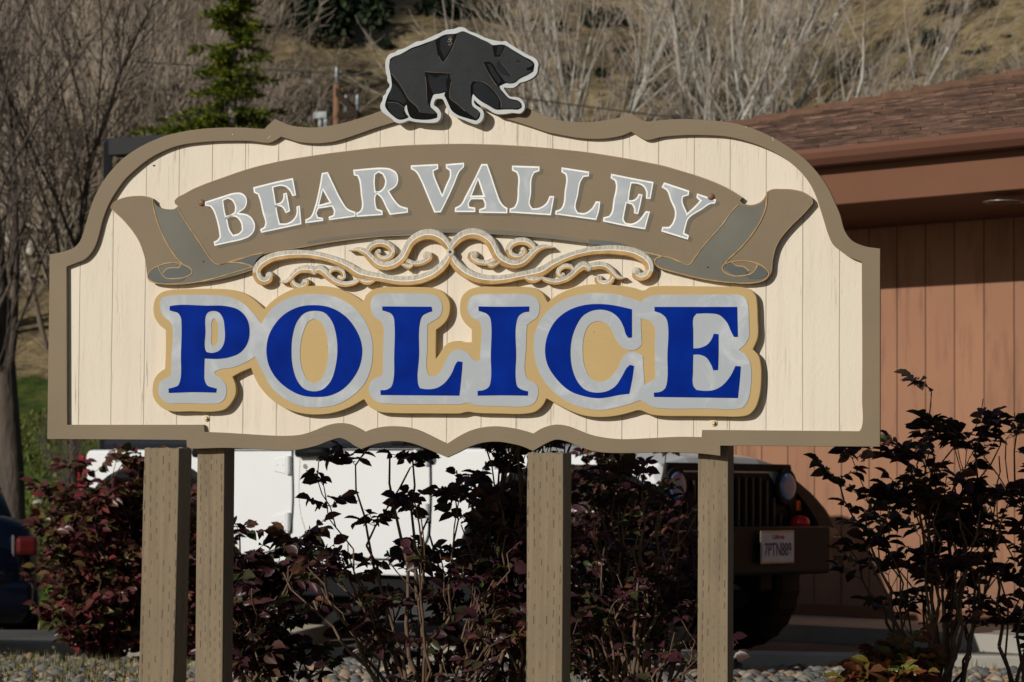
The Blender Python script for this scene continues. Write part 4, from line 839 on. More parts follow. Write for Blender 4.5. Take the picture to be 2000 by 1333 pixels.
# round recessed light in the soffit
p = on_plane(1962, 394, Vector((0, 0, CEIL)), Vector((0, 0, 1))) - B0; lx, ly = p.dot(BU), p.dot(BN)
STEEL = plain('brushed steel', (.35, .34, .32), .35, .1, 20, metal=0) if False else plain('brushed steel', (.40, .39, .37), .3, .1, 20, Metallic=.8)
rl = MB(); rl.cyl((lx, ly, CEIL - .004), (lx, ly, CEIL - .0005), .125, n=32); o = rl.build('light_ring', STEEL, bld)
MB().cyl((lx, ly, CEIL - .0065), (lx, ly, CEIL - .0042), .095, n=32).build('lens', plain('dull glass', (.12, .12, .11), .2), o)
# walk along the wall
strip_v = [B0 + BU * a + BN * b for a, b in ((XL - .6, -1.05), (XR, -1.05), (XR, -.0), (XL - .6, -.0))]
wk = MB().add([(p.x, p.y, 0.0) for p in strip_v] + [(p.x, p.y, -.3) for p in strip_v], [(0, 1, 2, 3), (0, 4, 5, 1), (3, 2, 6, 7), (0, 3, 7, 4)]).build('pavement', concrete); wk['kind'] = 'structure'

# ================================================================ WHITE FOUR-BY-FOUR
JA = R(38); JZ = -.10
jh = Vector((math.cos(JA), -math.sin(JA), 0)); jr = Vector((jh.y, -jh.x, 0)); JC = Vector((-.408, 17.40, JZ))
jeep = empty('white_jeep', JC, -JA, 'white four-door off-road car with black hard top parked behind the sign', 'car')
def js(px, py, y=-.80):
    p = on_plane(px, py, JC - jr * y * -1 * -1 if False else JC + jr * (-y), jr) - JC; return p.dot(jh), p.z
def jf(px, py, x=2.0):
    p = on_plane(px, py, JC + jh * x, jh) - JC; return -p.dot(jr), p.z
WP = plain('white car paint', (.70, .715, .715), .28, .02, 2, 10, 0, Coat_Weight=.5)
BLP = plain('black textured plastic', (.009, .009, .010), .6, .1, 20, 200, .2, .001, Specular_IOR_Level=.12)
BLG = plain('black car glass', (.006, .007, .008), .06, .05, 2, 10, 0)
RUB = plain('tyre rubber', (.012, .012, .012), .8, .1, 20, 150, .3)
CHR = plain('bright lens', (.55, .6, .68), .05, .03, 5, 10, 0, Metallic=.9)
AMB = plain('amber lens', (.85, .16, .01), .2, .1, 8, 10, 0, Coat_Weight=.5)
RED = plain('red lens', (.55, .012, .015), .2, .1, 8, 10, 0, Coat_Weight=.5)
ALLOY = plain('dark alloy', (.04, .04, .042), .4, .1, 8, 10, 0, Metallic=.5)
belt = 1.135; sill = .485
# body tub with wheel arches (side profile extruded)
def arch(cx, r, z0, a0=0, a1=180, n=14): return [(cx + r * math.cos(R(a0 + (a1 - a0) * i / n)), .40 + r * math.sin(R(a0 + (a1 - a0) * i / n))) for i in range(n + 1)]
prof = [(-2.13, .62), (-2.15, belt - .03), (-2.12, belt), (.95, belt), (1.02, belt - .005), (1.02, sill), (-.92, sill)] + [(x, z) for x, z in arch(-1.5, .52, 0, 8, 172)] + [(-2.10, .50)]
MB().prism(prof, 'y', -.79, .79).build('body', WP, jeep, .02)
# hood and front clip
secs = []
for x, hw, zt, zb in ((.95, .74, 1.15, .72), (1.3, .70, 1.14, .72), (1.7, .66, 1.12, .72), (1.96, .63, 1.085, .66), (2.0, .61, 1.04, .62)):
    secs.append([(x, -hw, zb), (x, -hw, zt - .10), (x, -hw + .05, zt - .03), (x, -hw * .55, zt + .008), (x, 0, zt + .02), (x, hw * .55, zt + .008), (x, hw - .05, zt - .03), (x, hw, zt - .10), (x, hw, zb)])
MB().loft(secs).build('hood', WP, jeep, .01)
for y in (-.655, .655): MB().box(1.62, 1.67, y - .012, y + .012, .99, 1.06).build('hood_latch', BLP, jeep, .004)
# fender flares: curved shells standing out from the body
def flare(cx, ys, front=False):
    r0 = .52; mb = MB(); n = 20; secs = []
    for i in range(n + 1):
        a = R(4 + 172 * i / n); ca = math.cos(a); fx = 1.16 if (front and ca > 0) else 1.04; ht = .20 if True else .2
        pts = []
        for (rr, yy) in ((r0, .70), (r0, .985), (r0 + .022, .998), (r0 + .05, .975), (r0 + .085, .88), (r0 + .10, .70)):
            x = cx + rr * ca * fx; z = .44 + min(rr * math.sin(a) * 1.05, rr * .98); pts.append((x, ys * yy, z))
        secs.append(pts)
    mb.loft(secs); return mb.build('fender_flare', BLP, jeep, .006)
for cx in (1.5, -1.5):
    for ys in (-1, 1): flare(cx, ys, cx > 0)
# white front fender tops above the flare
for ys in (-1, 1):
    MB().prism([(1.0, .80), (1.0, 1.02), (1.25, 1.04), (1.8, .98), (1.98, .90), (1.98, .80), (1.85, .86), (1.2, .88)], 'y', ys * .6, ys * .80).build('front_fender', WP, jeep, .015)
    y, z = .74, .93
# wheels
def wheel(cx, y, s):
    w = empty('wheel', (cx, y, .40)); w.parent = jeep
    T = MB(); pr = [(.20, -.11), (.29, -.125), (.37, -.12), (.395, -.09), (.40, 0), (.395, .09), (.37, .12), (.29, .125), (.20, .11)]; n = 48; secs = []
    for i in range(n):
        a = 2 * math.pi * i / n; k_ = 1.0 if i % 2 else .975
        secs.append([(r_ * (k_ if r_ > .38 else 1) * math.cos(a), t_, r_ * (k_ if r_ > .38 else 1) * math.sin(a)) for r_, t_ in pr])
    secs.append(secs[0]); T.loft(secs, caps=False); T.build('tyre', RUB, w)
    Rm = MB(); Rm.cyl((0, s * .02, 0), (0, s * .085, 0), .215, .205, 32); Rm.cyl((0, s * .086, 0), (0, s * .11, 0), .05, .045, 16)
    for i in range(5):
        a = 2 * math.pi * i / 5; M_ = Matrix.Rotation(a, 4, 'Y'); Rm.box(.04, .20, min(s * .086, s * .10), max(s * .086, s * .10), -.028, .028, 0, M_)
    Rm.build('rim', ALLOY, w, .004)
for cx in (1.5, -1.5): wheel(cx, -.82, -1); wheel(cx, .82, 1)
# doors: panels stand 6 mm proud of the tub so that seams read
def door(px_pts):
    pts = [js(a, b, -.80) for a, b in px_pts]; return smooth_pts(pts, 40, .03)
xr, _ = js(571, 950); xf, _ = js(584, 950); zb_, _d = .0, 0
zdoor = js(760, 1079)[1]; xff = js(838, 1000)[0]
def door_panel(name, pts, parent=jeep):
    # rounded outline in x,z extruded slightly outwards
    mb = MB(); mb.prism(pts, 'y', -.8035, -.789); return mb.build(name, WP, parent, .006, seg=3)
rear_front = xr - .008
front_back = xf + .008
front_d = smooth_pts([(front_back, belt - .012), (front_back, js(584, 990)[1]), (js(592, 1020)[0], js(592, 1020)[1]), (js(604, 1050)[0], js(604, 1050)[1]), (js(618, 1068)[0], js(618, 1068)[1]), (js(640, 1077)[0], zdoor), (xff - .10, zdoor), (xff - .02, zdoor + .07), (xff, zdoor + .2), (xff, belt - .012)], 60, .03)
SEAM = plain('black seam strip', (.02, .02, .021), .8)  # black strips behind the door edges stand in for the shade in the gaps
fd = door_panel('front_door', front_d)
MB().prism(offset(front_d, .009), 'y', -.7925, -.789).build('seam_strip', SEAM, fd)
zr_ = js(540, 1071)[1]
rear_back = rear_front - .80
rear_d = smooth_pts([(rear_front, belt - .012), (rear_front, zr_ + .16), (rear_front - .03, zr_ + .05), (rear_front - .10, zr_), (rear_back + .20, zr_), (rear_back + .08, zr_ + .10), (rear_back - .02, zr_ + .30), (rear_back - .04, belt - .012)], 60, .03)
rd = door_panel('rear_door', rear_d)
MB().prism(offset(rear_d, .006), 'y', -.7932, -.789).build('seam_strip', SEAM, rd)
def handle(parent, x, z):
    b = MB(); b.tube([(x + .0, -.806, z), (x + .01, -.835, z), (x + .20, -.845, z + .006), (x + .22, -.806, z + .006)], [.020, .027, .026, .020], 10); b.build('door_handle', BLP, parent, 0, True)
hx0, hz0 = js(588, 885); handle(fd, hx0, hz0); handle(rd, rear_back + .06, hz0)
kx, kz = js(598, 911); MB().cyl((kx, -.804, kz), (kx, -.811, kz), .014, n=16).build('lock', CHR, fd)
for (pa, pb, par) in (((536, 908), (569, 908), rd), ((534, 1018), (568, 1018), rd)):
    x0, z0 = js(*pa); x1, _ = js(*pb)
    b = MB(); b.prism([(x0, z0 - .035), (x0, z0 + .028), (x1 - .035, z0 + .045), (x1 - .035, z0 - .052)], 'y', -.812, -.8036)
    b.cyl((x1 - .012, -.813, z0 - .055), (x1 - .012, -.813, z0 + .05), .015, n=12)
    for dx, dz in ((.03, 0), (.075, .0)): b.cyl((x0 + dx, -.8121, z0 + dz), (x0 + dx, -.815, z0 + dz), .007, n=10)
    b.build('hinge', WP, par, .002)
for dz in (hz0 - .02, hz0 - .33):
    b = MB(); b.prism([(xff - .13, dz - .03), (xff - .13, dz + .03), (xff - .03, dz + .045), (xff - .03, dz - .045)], 'y', -.812, -.8036); b.cyl((xff - .01, -.815, dz - .05), (xff - .01, -.815, dz + .05), .014, n=12); b.build('hinge', WP, fd, .002)
# side sill and black frame below
MB().box(-.9, .98, -.80, -.70, sill - .055, sill - .002).build('sill', WP, jeep, .01)
MB().box(-.95, 1.0, -.74, .74, .30, sill - .056).box(-2.0, 2.0, -.45, -.33, .36, .50).box(-2.0, 2.0, .33, .45, .36, .50).build('chassis', BLP, jeep, .01)
# hard top, glass, windscreen
top = MB(); secs = []
tp = [(-2.10, belt + .003), (-2.02, 1.80), (-1.9, 1.86), (.35, 1.84), (.48, 1.80), (.80, belt + .003)]
HT = plain('black soft top', (.010, .012, .018), .65, .1, 20, 120, .2, .001)
top.prism(tp, 'y', -.70, .70); ht = top.build('hard_top', HT, jeep, .03)
for (a, b_) in ((-1.95, -1.28), (-1.18, -.45), (-.36, .42)):
    for ys in (-1, 1): MB().prism([(a, belt + .07), (a + .03, 1.70), (b_ if b_ < .4 else b_ - .02, 1.70), (b_ if b_ < .4 else b_ + .18, belt + .07)], 'y', ys * .7001, ys * .706).build('side_window', BLG, ht)
MB().add([(.815, -.62, belt + .06), (.815, .62, belt + .06), (.51, .60, 1.76), (.51, -.60, 1.76)], [(0, 1, 2, 3)]).build('windscreen', BLG, ht)
for ys in (-1, 1):
    m_ = empty('mirror', (.52, ys * .92, 1.22)); m_.parent = jeep
    MB().box(-.05, .05, -.10, .10, -.08, .09).build('mirror_shell', BLP, m_, .02); MB().box(-.015, .015, -ys * .20 if ys > 0 else .08, -.08 if ys > 0 else .20, -.07, -.04).build('mirror_arm', BLP, m_, .004)
# tail lamps and rear bumper, spare wheel
for ys in (-1, 1): MB().box(-2.205, -2.155, min(ys * .66, ys * .80), max(ys * .66, ys * .80), .86, 1.10).build('tail_lamp', plain('deep red lens', (.22, .010, .016), .25, .2, 8, 10, 0), jeep, .008)
MB().box(-2.36, -2.17, -.80, .80, .50, .66).build('rear_bumper', BLP, jeep, .02)
sp = MB(); sp.cyl((-2.19, .05, .98), (-2.42, .05, .98), .38, n=40); sp.build('spare_wheel', RUB, jeep, .03)
# grille: angry upright bars, recessed black panel
yl, zt = jf(1517, 925, 2.01); 
GW = .52
gr = MB(); gpoly = [(-GW - .07, .66), (-GW - .10, .78), (-GW + .12, 1.01), (GW - .12, 1.01), (GW + .10, .78), (GW + .07, .66)]
gr.prism([(y, z) for y, z in gpoly], 'x', 1.99, 2.015)
gr.build('grille_panel', BLP, jeep, .005)
bars = MB(); nb = 15
BRZ = plain('dull bronze bar', (.06, .045, .03), .4, .1, 10)
for i in range(nb):
    y = -GW * .95 + 2 * GW * .95 * i / (nb - 1); zt_ = .985 - max(0, abs(y) - .34) * 1.3; b = MB()
    b.box(2.0155, 2.035, y - .006, y + .006, .69, zt_); b.build('grille_bar', BRZ, jeep, .002)
MB().prism([(-.63, .62), (-.66, .84), (-.60, 1.06), (.60, 1.06), (.66, .84), (.63, .62), (.55, .62), (.60, .78), (.50, 1.02), (-.50, 1.02), (-.60, .78), (-.55, .62)], 'x', 2.002, 2.03).build('grille_surround', BLP, jeep, .008)  # body-colour part made black; the shade on the front is put into its colour
for ys in (-1, 1):
    hy, hz = ys * .535, .935
    h = empty('headlight', (2.03, hy, hz)); h.parent = jeep
    MB().cyl((0, 0, 0), (.018, 0, 0), .105, .10, 28).build('bezel', BLP, h, .004)
    MB().ball((.018, 0, 0), .078, 12, (.28, 1, 1)).build('lens', plain('headlight glass', (.10, .16, .30), .06, .1, 8, 10, 0, Specular_IOR_Level=.8), h, 0, True)  # blue of the reflected sky is put into the lens colour
    MB().box(2.005, 2.03, min(ys * .66, ys * .76), max(ys * .66, ys * .76), .80, .86).build('turn_signal', AMB, jeep, .010)
    MB().box(2.0, 2.06, min(ys * .66, ys * .80), max(ys * .66, ys * .80), .70, .78).build('fog_lamp', CHR, jeep, .02)
mx_, mz_ = js(1190, 965, -1.0); MB().ball((mx_, -.99, mz_), .045, 8, (1.3, .5, .8)).build('side_marker', AMB, jeep, 0, True)
ry_, rz_ = jf(1563, 1022, 2.08)
MB().ball((2.08, ry_, rz_), .055, 10, (1, 1, .8)).build('red_marker', RED, jeep, 0, True)
# steel front bumper with swept ends, recesses and lamps
bp = [(2.06, -.50), (2.30, -.46), (2.30, .46), (2.06, .50)]
fb = MB(); fb.loft([[(2.04, -.97, .52), (2.10, -.99, .52), (2.10, -.99, .70), (2.04, -.97, .70)], [(2.04, -.62, .46), (2.28, -.60, .46), (2.28, -.60, .72), (2.04, -.62, .72)], [(2.04, .62, .46), (2.28, .60, .46), (2.28, .60, .72), (2.04, .62, .72)], [(2.04, .97, .52), (2.10, .99, .52), (2.10, .99, .70), (2.04, .97, .70)]])
fb = fb.build('front_bumper', plain('satin black steel', (.007, .007, .008), .5, .1, 10, 100, .1, Specular_IOR_Level=.12), jeep, .02)
for ys in (-1, 1): MB().box(2.17, 2.225, min(ys * .70, ys * .84), max(ys * .70, ys * .84), .55, .66).build('bumper_pocket', BLG, fb, .01)
MB().tube([(2.20, -.42, .30), (2.30, -.40, .46), (2.31, -.25, .80), (2.31, .05, .80), (2.30, .12, .46)], .022, 10).build('bull_bar', BLP, fb, 0, True) if False else None
# licence plate
py_, pz_ = jf(1519, 1069, 2.31)
pl = empty('licence_plate', (2.31, py_, pz_)); pl.parent = jeep
PW, PH = .305, .152
MB().box(-.006, .0, -PW / 2 - .012, PW / 2 + .012, -PH / 2 - .012, PH / 2 + .012).build('plate_frame', plain('worn chrome frame', (.30, .25, .20), .35, .2, 30, Metallic=.4), pl, .003)
MB().box(.0003, .0022, -PW / 2, PW / 2, -PH / 2, PH / 2).build('plate', plain('white plate', (.50, .52, .58), .4, .05, 10), pl)
MB().box(-.25, -.006, -.02, .02, -.03, .03).box(-.25, -.006, .06, .09, -.03, .03).build('plate_bracket', BLP, pl)
def text(body, size, mat, parent, loc, rot, name='lettering', extrude=.0006, sx=1.0, shear=0):
    cu = bpy.data.curves.new(name, 'FONT'); cu.body = body; cu.size = size; cu.extrude = extrude; cu.align_x = 'CENTER'; cu.align_y = 'CENTER'; cu.shear = shear; cu.offset = size * .01
    tmp = bpy.data.objects.new('tmp', cu); COL.objects.link(tmp); dg = bpy.context.evaluated_depsgraph_get(); dg.update()
    me = bpy.data.meshes.new_from_object(tmp.evaluated_get(dg)); bpy.data.objects.remove(tmp); me.name = name; me.materials.clear(); me.transform(Matrix.Diagonal((sx, 1, 1, 1)))
    o = link_mesh(name, me, mat, parent); o.location = loc; o.rotation_euler = rot; return o
NAVY = plain('dark blue plate print', (.02, .03, .10), .5); REDP = plain('red plate print', (.45, .03, .04), .5)
text('7PTN889', .098, NAVY, pl, (.0030, 0, -.016), (R(90), 0, R(90)), sx=.70)
text('California', .034, REDP, pl, (.0030, 0, .054), (R(90), 0, R(90)), sx=.9, shear=.35)
# concrete wheel stop in front of the parked car
wc = on_plane(556, 1200, Vector((0, 17.55, 0)), Vector((0, 1, 0)))
ws = MB().prism([(-.09, 0), (-.075, .11), (.075, .11), (.09, 0)], 'y', -.9, .9).build('wheel_stop', plain('cream painted concrete', (.50, .45, .35), .85, .1, 8, 60, .4), None, .01)
ws.location = (-1.27, 16.75, -.10); ws.rotation_euler = (0, 0, R(-8)); tag(ws, 'cream painted concrete parking block on the asphalt below the white car', 'parking block')

# ================================================================ DARK BLUE CAR AT THE LEFT
NB = plain('midnight blue car paint', (.002, .003, .009), .25, .1, 3, 10, 0, Coat_Weight=.6)
cx_, cy_ = -4.78, 23.4; cz = pave_z(cx_, cy_)
car = empty('blue_sedan', (cx_, cy_, cz), R(105), 'dark midnight blue sedan seen from behind at the left edge', 'car')
# local x forward, y left; rear faces the viewer
secs = []
for x, hw, zb, zs, zt in ((-2.25, .70, .34, .60, .80), (-2.2, .80, .26, .72, .98), (-1.95, .88, .22, .82, 1.02), (-1.3, .90, .22, .88, 1.03), (0, .91, .20, .88, .97), (1.2, .90, .20, .84, .95), (1.9, .86, .22, .72, .84), (2.25, .72, .30, .58, .66)):
    secs.append([(x, -hw * .9, zb), (x, -hw, zb + .12), (x, -hw, zs), (x, -hw * .93, zt - .05), (x, -hw * .7, zt), (x, 0, zt + .02), (x, hw * .7, zt), (x, hw * .93, zt - .05), (x, hw, zs), (x, hw, zb + .12), (x, hw * .9, zb)])
MB().loft(secs).build('body', NB, car, 0, True)
secs = []
for x, hw, zt in ((-1.65, .74, .98), (-1.0, .66, 1.34), (-.2, .63, 1.42), (.4, .62, 1.38), (1.15, .72, .95)):
    secs.append([(x, -hw - (0 if zt < 1 else .10), .93), (x, -hw, zt - .07), (x, -hw * .8, zt), (x, 0, zt + .03), (x, hw * .8, zt), (x, hw, zt - .07), (x, hw + (0 if zt < 1 else .10), .93)])
MB().loft(secs).build('cabin_glass', BLG, car, 0, True)
MB().loft([[(-1.02, -.56, 1.375), (-1.02, 0, 1.40), (-1.02, .56, 1.375), (-1.02, .56, 1.36), (-1.02, -.56, 1.36)], [(.38, -.54, 1.42), (.38, 0, 1.44), (.38, .54, 1.42), (.38, .54, 1.37), (.38, -.54, 1.37)]]).build('roof', NB, car, .01)
for ys in (-1, 1):
    MB().box(-2.262, -2.12, min(ys * .67, ys * .835), max(ys * .67, ys * .835), .74, .88).build('tail_lamp', plain('dark red lens', (.09, .010, .010), .3, .2, 8, 10, 0, Coat_Weight=.5), car, .035)
    MB().box(-2.25, -2.15, min(ys * .645, ys * .665), max(ys * .645, ys * .665), .73, .89).build('lamp_trim', CHR, car, .008)
cb_ = MB(); cb_.box(-2.268, -2.24, -.42, .42, .86, .895); cb_.build('reflection_strip', CHR, car, .006)  # added bright strip stands in for the reflected streak across the tail
cp = empty('licence_plate', (-2.27, 0, .74)); cp.parent = car
MB().box(-.004, .004, -.155, .155, -.078, .078).build('plate', plain('white rear plate', (.5, .52, .56), .4), cp, .002)
MB().box(-2.33, -2.16, -.80, .80, .34, .56).build('rear_bumper', NB, car, .05)
for x in (-1.4, 1.4):
    for ys in (-1, 1):
        w = empty('wheel', (x, ys * .80, .33)); w.parent = car
        MB().cyl((0, -.10, 0), (0, .10, 0), .33, n=36).build('tyre', RUB, w, .02); MB().cyl((0, ys * .101, 0), (0, ys * .108, 0), .2, n=24).build('rim', ALLOY, w)

# ================================================================ LAMP POST, UTILITY POLE
DK = plain('black powder coat', (.008, .009, .011), .5, .1, 10)
p0 = at(211, 292, 25.5); gz = pave_z(p0.x, p0.y)
lp = empty('parking_light', (p0.x, p0.y, gz), 0, 'black square parking light pole with a shoebox head, behind the sign\'s left shoulder', 'light pole')
pz = p0.z - gz
MB().box(-.036, .036, -.036, .036, -.3, pz + .05).build('pole', DK, lp, .004)
MB().box(-.025, .03, -.025, .03, pz + .05, pz + .085).build('pole_cap', plain('dark blue cap', (.006, .012, .05), .5), lp)
hd = MB(); hd.box(0, .62, -.17, .17, -.075, .075, 0, Matrix.Translation((.10, 0, pz + .005)) @ Matrix.Rotation(R(-28), 4, 'Z')); hd.box(.03, .12, -.03, .03, pz - .03, pz + .03)
hd.build('lamp_head', plain('charcoal lamp housing', (.014, .015, .017), .6), lp, .006)

POLEB = plain('orange brown utility pole', (.22, .12, .07), .9, .4, 8, 40, .5, stretch=(6, 6, .6))
INS = plain('grey porcelain', (.16, .175, .185), .3); WHB = plain('pale grey metal', (.36, .38, .38), .5); ARM = plain('dark creosote timber', (.035, .022, .015), .9)
Y_ = 52.0; pt_ = at(658, 165, Y_); gz = hill_z(pt_.x, pt_.y)
up = empty('utility_pole', (pt_.x, pt_.y, gz), R(-20), 'orange-brown utility pole with insulators, between the conifer and the bear', 'utility pole')
hz = pt_.z - gz
MB().cyl((0, 0, -1), (0, 0, hz), .085, .060, 12).build('pole', POLEB, up, 0, True)
MB().box(-.03, .42, -.05, .05, hz - .60, hz - .50, 0, Matrix.Translation((0, 0, 0)) @ Matrix.Identity(4)).build('cross_arm', ARM, up)
a = MB(); a.add([(.0, -.06, hz - .05), (.42, -.06, hz - .50), (.42, -.06, hz - .62), (.0, -.06, hz - .22), (.0, .06, hz - .05), (.42, .06, hz - .50), (.42, .06, hz - .62), (.0, .06, hz - .22)], [(0, 1, 2, 3), (7, 6, 5, 4), (0, 4, 5, 1), (3, 2, 6, 7)]); a.build('brace', ARM, up)
MB().box(-.9, .9, .09, .19, hz - 1.62, hz - 1.50).build('cross_arm', ARM, up)
for x, z in ((0, hz + .02), (.18, hz - .48), (.40, hz - .48), (.75, hz - 1.48), (-.75, hz - 1.48)):
    i_ = MB(); i_.cyl((x, 0 if z > hz - 1 else .14, z), (x, 0 if z > hz - 1 else .14, z + .10), .03, n=10).cyl((x, 0 if z > hz - 1 else .14, z + .10), (x, 0 if z > hz - 1 else .14, z + .20), .048, .04, 12).cyl((x, 0 if z > hz - 1 else .14, z + .20), (x, 0 if z > hz - 1 else .14, z + .28), .045, .03, 12); i_.build('insulator', INS, up)
for x, y, z, s in ((-.28, .0, hz - .60, .20),):
    MB().box(x - .13, x + .12, -.08, .08, z - .0, z + .12).box(x - .05, x + .01, -.06, .06, z - .34, z - .0).box(x + .05, x + .12, -.05, .05, z - .22, z - .0).build('cutout_box', WHB, up, .01)
    MB().box(x, 0, -.02, .02, z + .05, z + .09).build('bracket', ARM, up)
WIRE = plain('grey wire', (.12, .11, .10), .5)
for k_, (dz, col_) in enumerate(((.20, 0), (-1.22, 0))):
    P_ = []; a0 = Vector((pt_.x - 26, pt_.y - 6, pt_.z + dz + 2.0)); a1 = Vector((pt_.x, pt_.y, pt_.z + dz)); a2 = Vector((pt_.x + 30, pt_.y + 9, pt_.z + dz - 1.2))
    for A_, B_ in ((a0, a1), (a1, a2)):
        for i in range(12): s = i / 12; q = A_.lerp(B_, s); P_.append((q.x, q.y, q.z - 1.1 * 4 * s * (1 - s) * .4))
    P_.append(tuple(a2)); o = MB().tube(P_, .014, 5).build('power_line', WIRE); tag(o, 'upper wire running off the utility pole' if k_ == 0 else 'lower wire running off the utility pole', 'wire')
# far white huts/markers on the hillside left of the pole
for px, py, w_, h_, lab in ((606, 153, .95, .75, 'small white box by the wire left of the utility pole'), (618, 192, 1.0, .5, 'small low white box just above the left of the pole')):
    q = hill_hit(px, py + 5); s = q.y / F
    b = MB(); b.box(-7 * s, 7 * s, -.3, .3, 0, 9 * s if w_ < 1 else 7 * s); b.box(-7.6 * s, 7.6 * s, -.34, .34, (9 if w_ < 1 else 7) * s + .002, (10 if w_ < 1 else 8) * s)
    o = b.build('white_box', WHB, None, .02); o.location = (q.x, q.y, q.z - .1); tag(o, lab, 'box')

# ================================================================ VEGETATION
def basis(dirs, ups):
    """columns: x along dirs, z close to ups"""
    x = dirs / (np.linalg.norm(dirs, axis=1, keepdims=True) + 1e-9); y = np.cross(ups, x); y /= np.linalg.norm(y, axis=1, keepdims=True) + 1e-9; z = np.cross(x, y)
    return np.stack([x, y, z], 2)
BURG = leaf_mat('burgundy and green mahonia leaves', [(0, (.055, .016, .018)), (.18, (.11, .030, .036)), (.36, (.045, .060, .016)), (.48, (.13, .034, .038)), (.62, (.075, .035, .028)), (.74, (.22, .030, .040)), (.80, (.09, .12, .02)), (.93, (.15, .07, .04)), (1, (.10, .05, .03))], .30, .18)
PURP = leaf_mat('dark purple mahonia leaves', [(0, (.045, .016, .021)), (.3, (.078, .028, .036)), (.5, (.032, .014, .016)), (.62, (.035, .055, .014)), (.76, (.10, .036, .045)), (.86, (.05, .075, .015)), (.93, (.12, .05, .03)), (.97, (.20, .09, .04)), (1, (.11, .04, .04))], .33, .28)
STEM = plain('brown stem bark', (.13, .085, .055), .85, .3, 20, 80, .4, .002, stretch=(1, 1, .3))
FACE = -.75
def bush(name, x, y, z, rx, ry, h, nst, leafL, dens, mat, label, seed, top=0.35, low=0.25, tilt=0, face=1.0, bare=0.0, thin=.5, group='mahonia bushes'):
    rnd = random.Random(seed); S0 = []; S1 = []; r0 = []; r1 = []; LP = []; LD = []; LU = []; LS = []
    def seg(a, b, ra, rb): S0.append(a[:]); S1.append(b[:]); r0.append(ra); r1.append(rb)
    def compound(p, d, L_):
        n = rnd.choice((5, 5, 7, 7)); d = d.normalized(); droop = Vector((0, 0, -.5)); q = p.copy(); dd = d.copy(); stepL = L_ / (n // 2 + 1)
        side = dd.cross(Vector((0, 0, 1)));
        if side.length < .1: side = Vector((1, 0, 0))
        side.normalize(); up = side.cross(dd).normalized()
        up = (up + Vector((rnd.gauss(-.35 * face, .4), rnd.gauss(-.75 * face, .45), 0))).normalized()
        for i in range(n // 2):
            q2 = q + dd * stepL; seg(q, q2, .0013, .0011); q = q2; dd = (dd + droop * .16).normalized()
            for s in (1, -1):
                ld = (side * s + dd * .35 + Vector((0, 0, rnd.gauss(-.30 * face - .05, .3)))).normalized(); LP.append(q[:]); LD.append(ld[:]); LU.append((up + Vector((rnd.gauss(0, .4), rnd.gauss(-.15, .4), rnd.gauss(0, .25))))[:]); LS.append(leafL * rnd.uniform(.55, 1.2))
        LP.append(q[:]); LD.append(dd[:]); LU.append(up[:]); LS.append(leafL * rnd.uniform(.9, 1.25))
    def whorl(p, d, n):
        for i in range(n):
            a = rnd.uniform(0, 6.28); o = Vector((math.cos(a), math.sin(a), rnd.uniform(-.15, .7))); compound(p, (o + d * .35), leafL * rnd.uniform(1.6, 2.4))
    for i in range(nst):
        a = rnd.uniform(0, 6.28); rr = math.sqrt(rnd.random()); tx, ty = math.cos(a) * rr * rx, math.sin(a) * rr * ry
        hh = h * (1 - .45 * rr ** 2) * (rnd.uniform(.35, 1.05) if rnd.random() < thin else rnd.uniform(.7, 1.05)); p = Vector((tx * .25, ty * .25, -.02)); tgt = Vector((tx + tilt * hh, ty, hh)); n = 9
        isbare = rnd.random() < bare; prev = p; rad = rnd.uniform(.004, .009)
        for k_ in range(1, n + 1):
            s = k_ / n; e = s ** .8
            q = Vector((p.x + (tgt.x - p.x) * s ** 1.1, p.y + (tgt.y - p.y) * s ** 1.1, p.z + (tgt.z - p.z) * e)) + Vector((rnd.gauss(0, .012), rnd.gauss(0, .012), 0))
            seg(prev, q, rad * (1 - .65 * (s - 1 / n)), rad * (1 - .65 * s)); d = (q - prev).normalized()
            if not isbare or s > .8:
                if s > low and rnd.random() < dens: whorl(q, d, rnd.choice((1, 2, 2)))
                if s > .3 and rnd.random() < .35:
                    b_ = q; bd = (d * .5 + Vector((rnd.gauss(0, .6), rnd.gauss(0, .6), .35))).normalized(); bl_ = rnd.uniform(.08, .2) * h
                    for j in range(3):
                        b2 = b_ + bd * bl_ / 3 + Vector((0, 0, .01)); seg(b_, b2, rad * .4, rad * .3); b_ = b2; bd = (bd + Vector((rnd.gauss(0, .25), rnd.gauss(0, .25), .2))).normalized()
                    if not isbare and rnd.random() < dens + .3: whorl(b_, bd, rnd.choice((2, 3, 4)))
            prev = q
        if not isbare: whorl(prev, Vector((0, 0, 1)), rnd.choice((3, 4, 5)))
    t_ = empty(name, (x, y, z), 0, label, 'bush', group)
    v, f = seg_mesh(S0, S1, r0, r1, 5); link_mesh('stems', tri_mesh('stems', v, f), STEM, t_, True)
    LS = np.array(LS); A = basis(np.array(LD), np.array(LU)) * LS[:, None, None]
    A[:, :, 1] *= rng.uniform(.85, 1.35, len(LS))[:, None]
    v, f = scatter(LV, LF, A, np.array(LP)); link_mesh('foliage', tri_mesh('foliage', v, f), mat, t_)
    return t_
bush('mahonia_bush', -2.03, 15.0, bed_z(-2.03, 15.0), .33, .34, 1.10, 50, .062, .58, BURG, 'dense burgundy and red leafed bush at the left, left of the posts', 11, low=.08, thin=.75)
bush('mahonia_bush', -1.62, 14.9, bed_z(-1.6, 14.9), .30, .30, .85, 30, .055, .75, BURG, 'dark burgundy bush glimpsed between the two left posts', 12, low=.1)
bush('mahonia_bush', -.80, 9.35, bed_z(-.8, 9.35), .24, .2, .62, 16, .050, .60, PURP, 'small dark purple bush just right of the left-hand posts', 13, low=.3, tilt=.05)
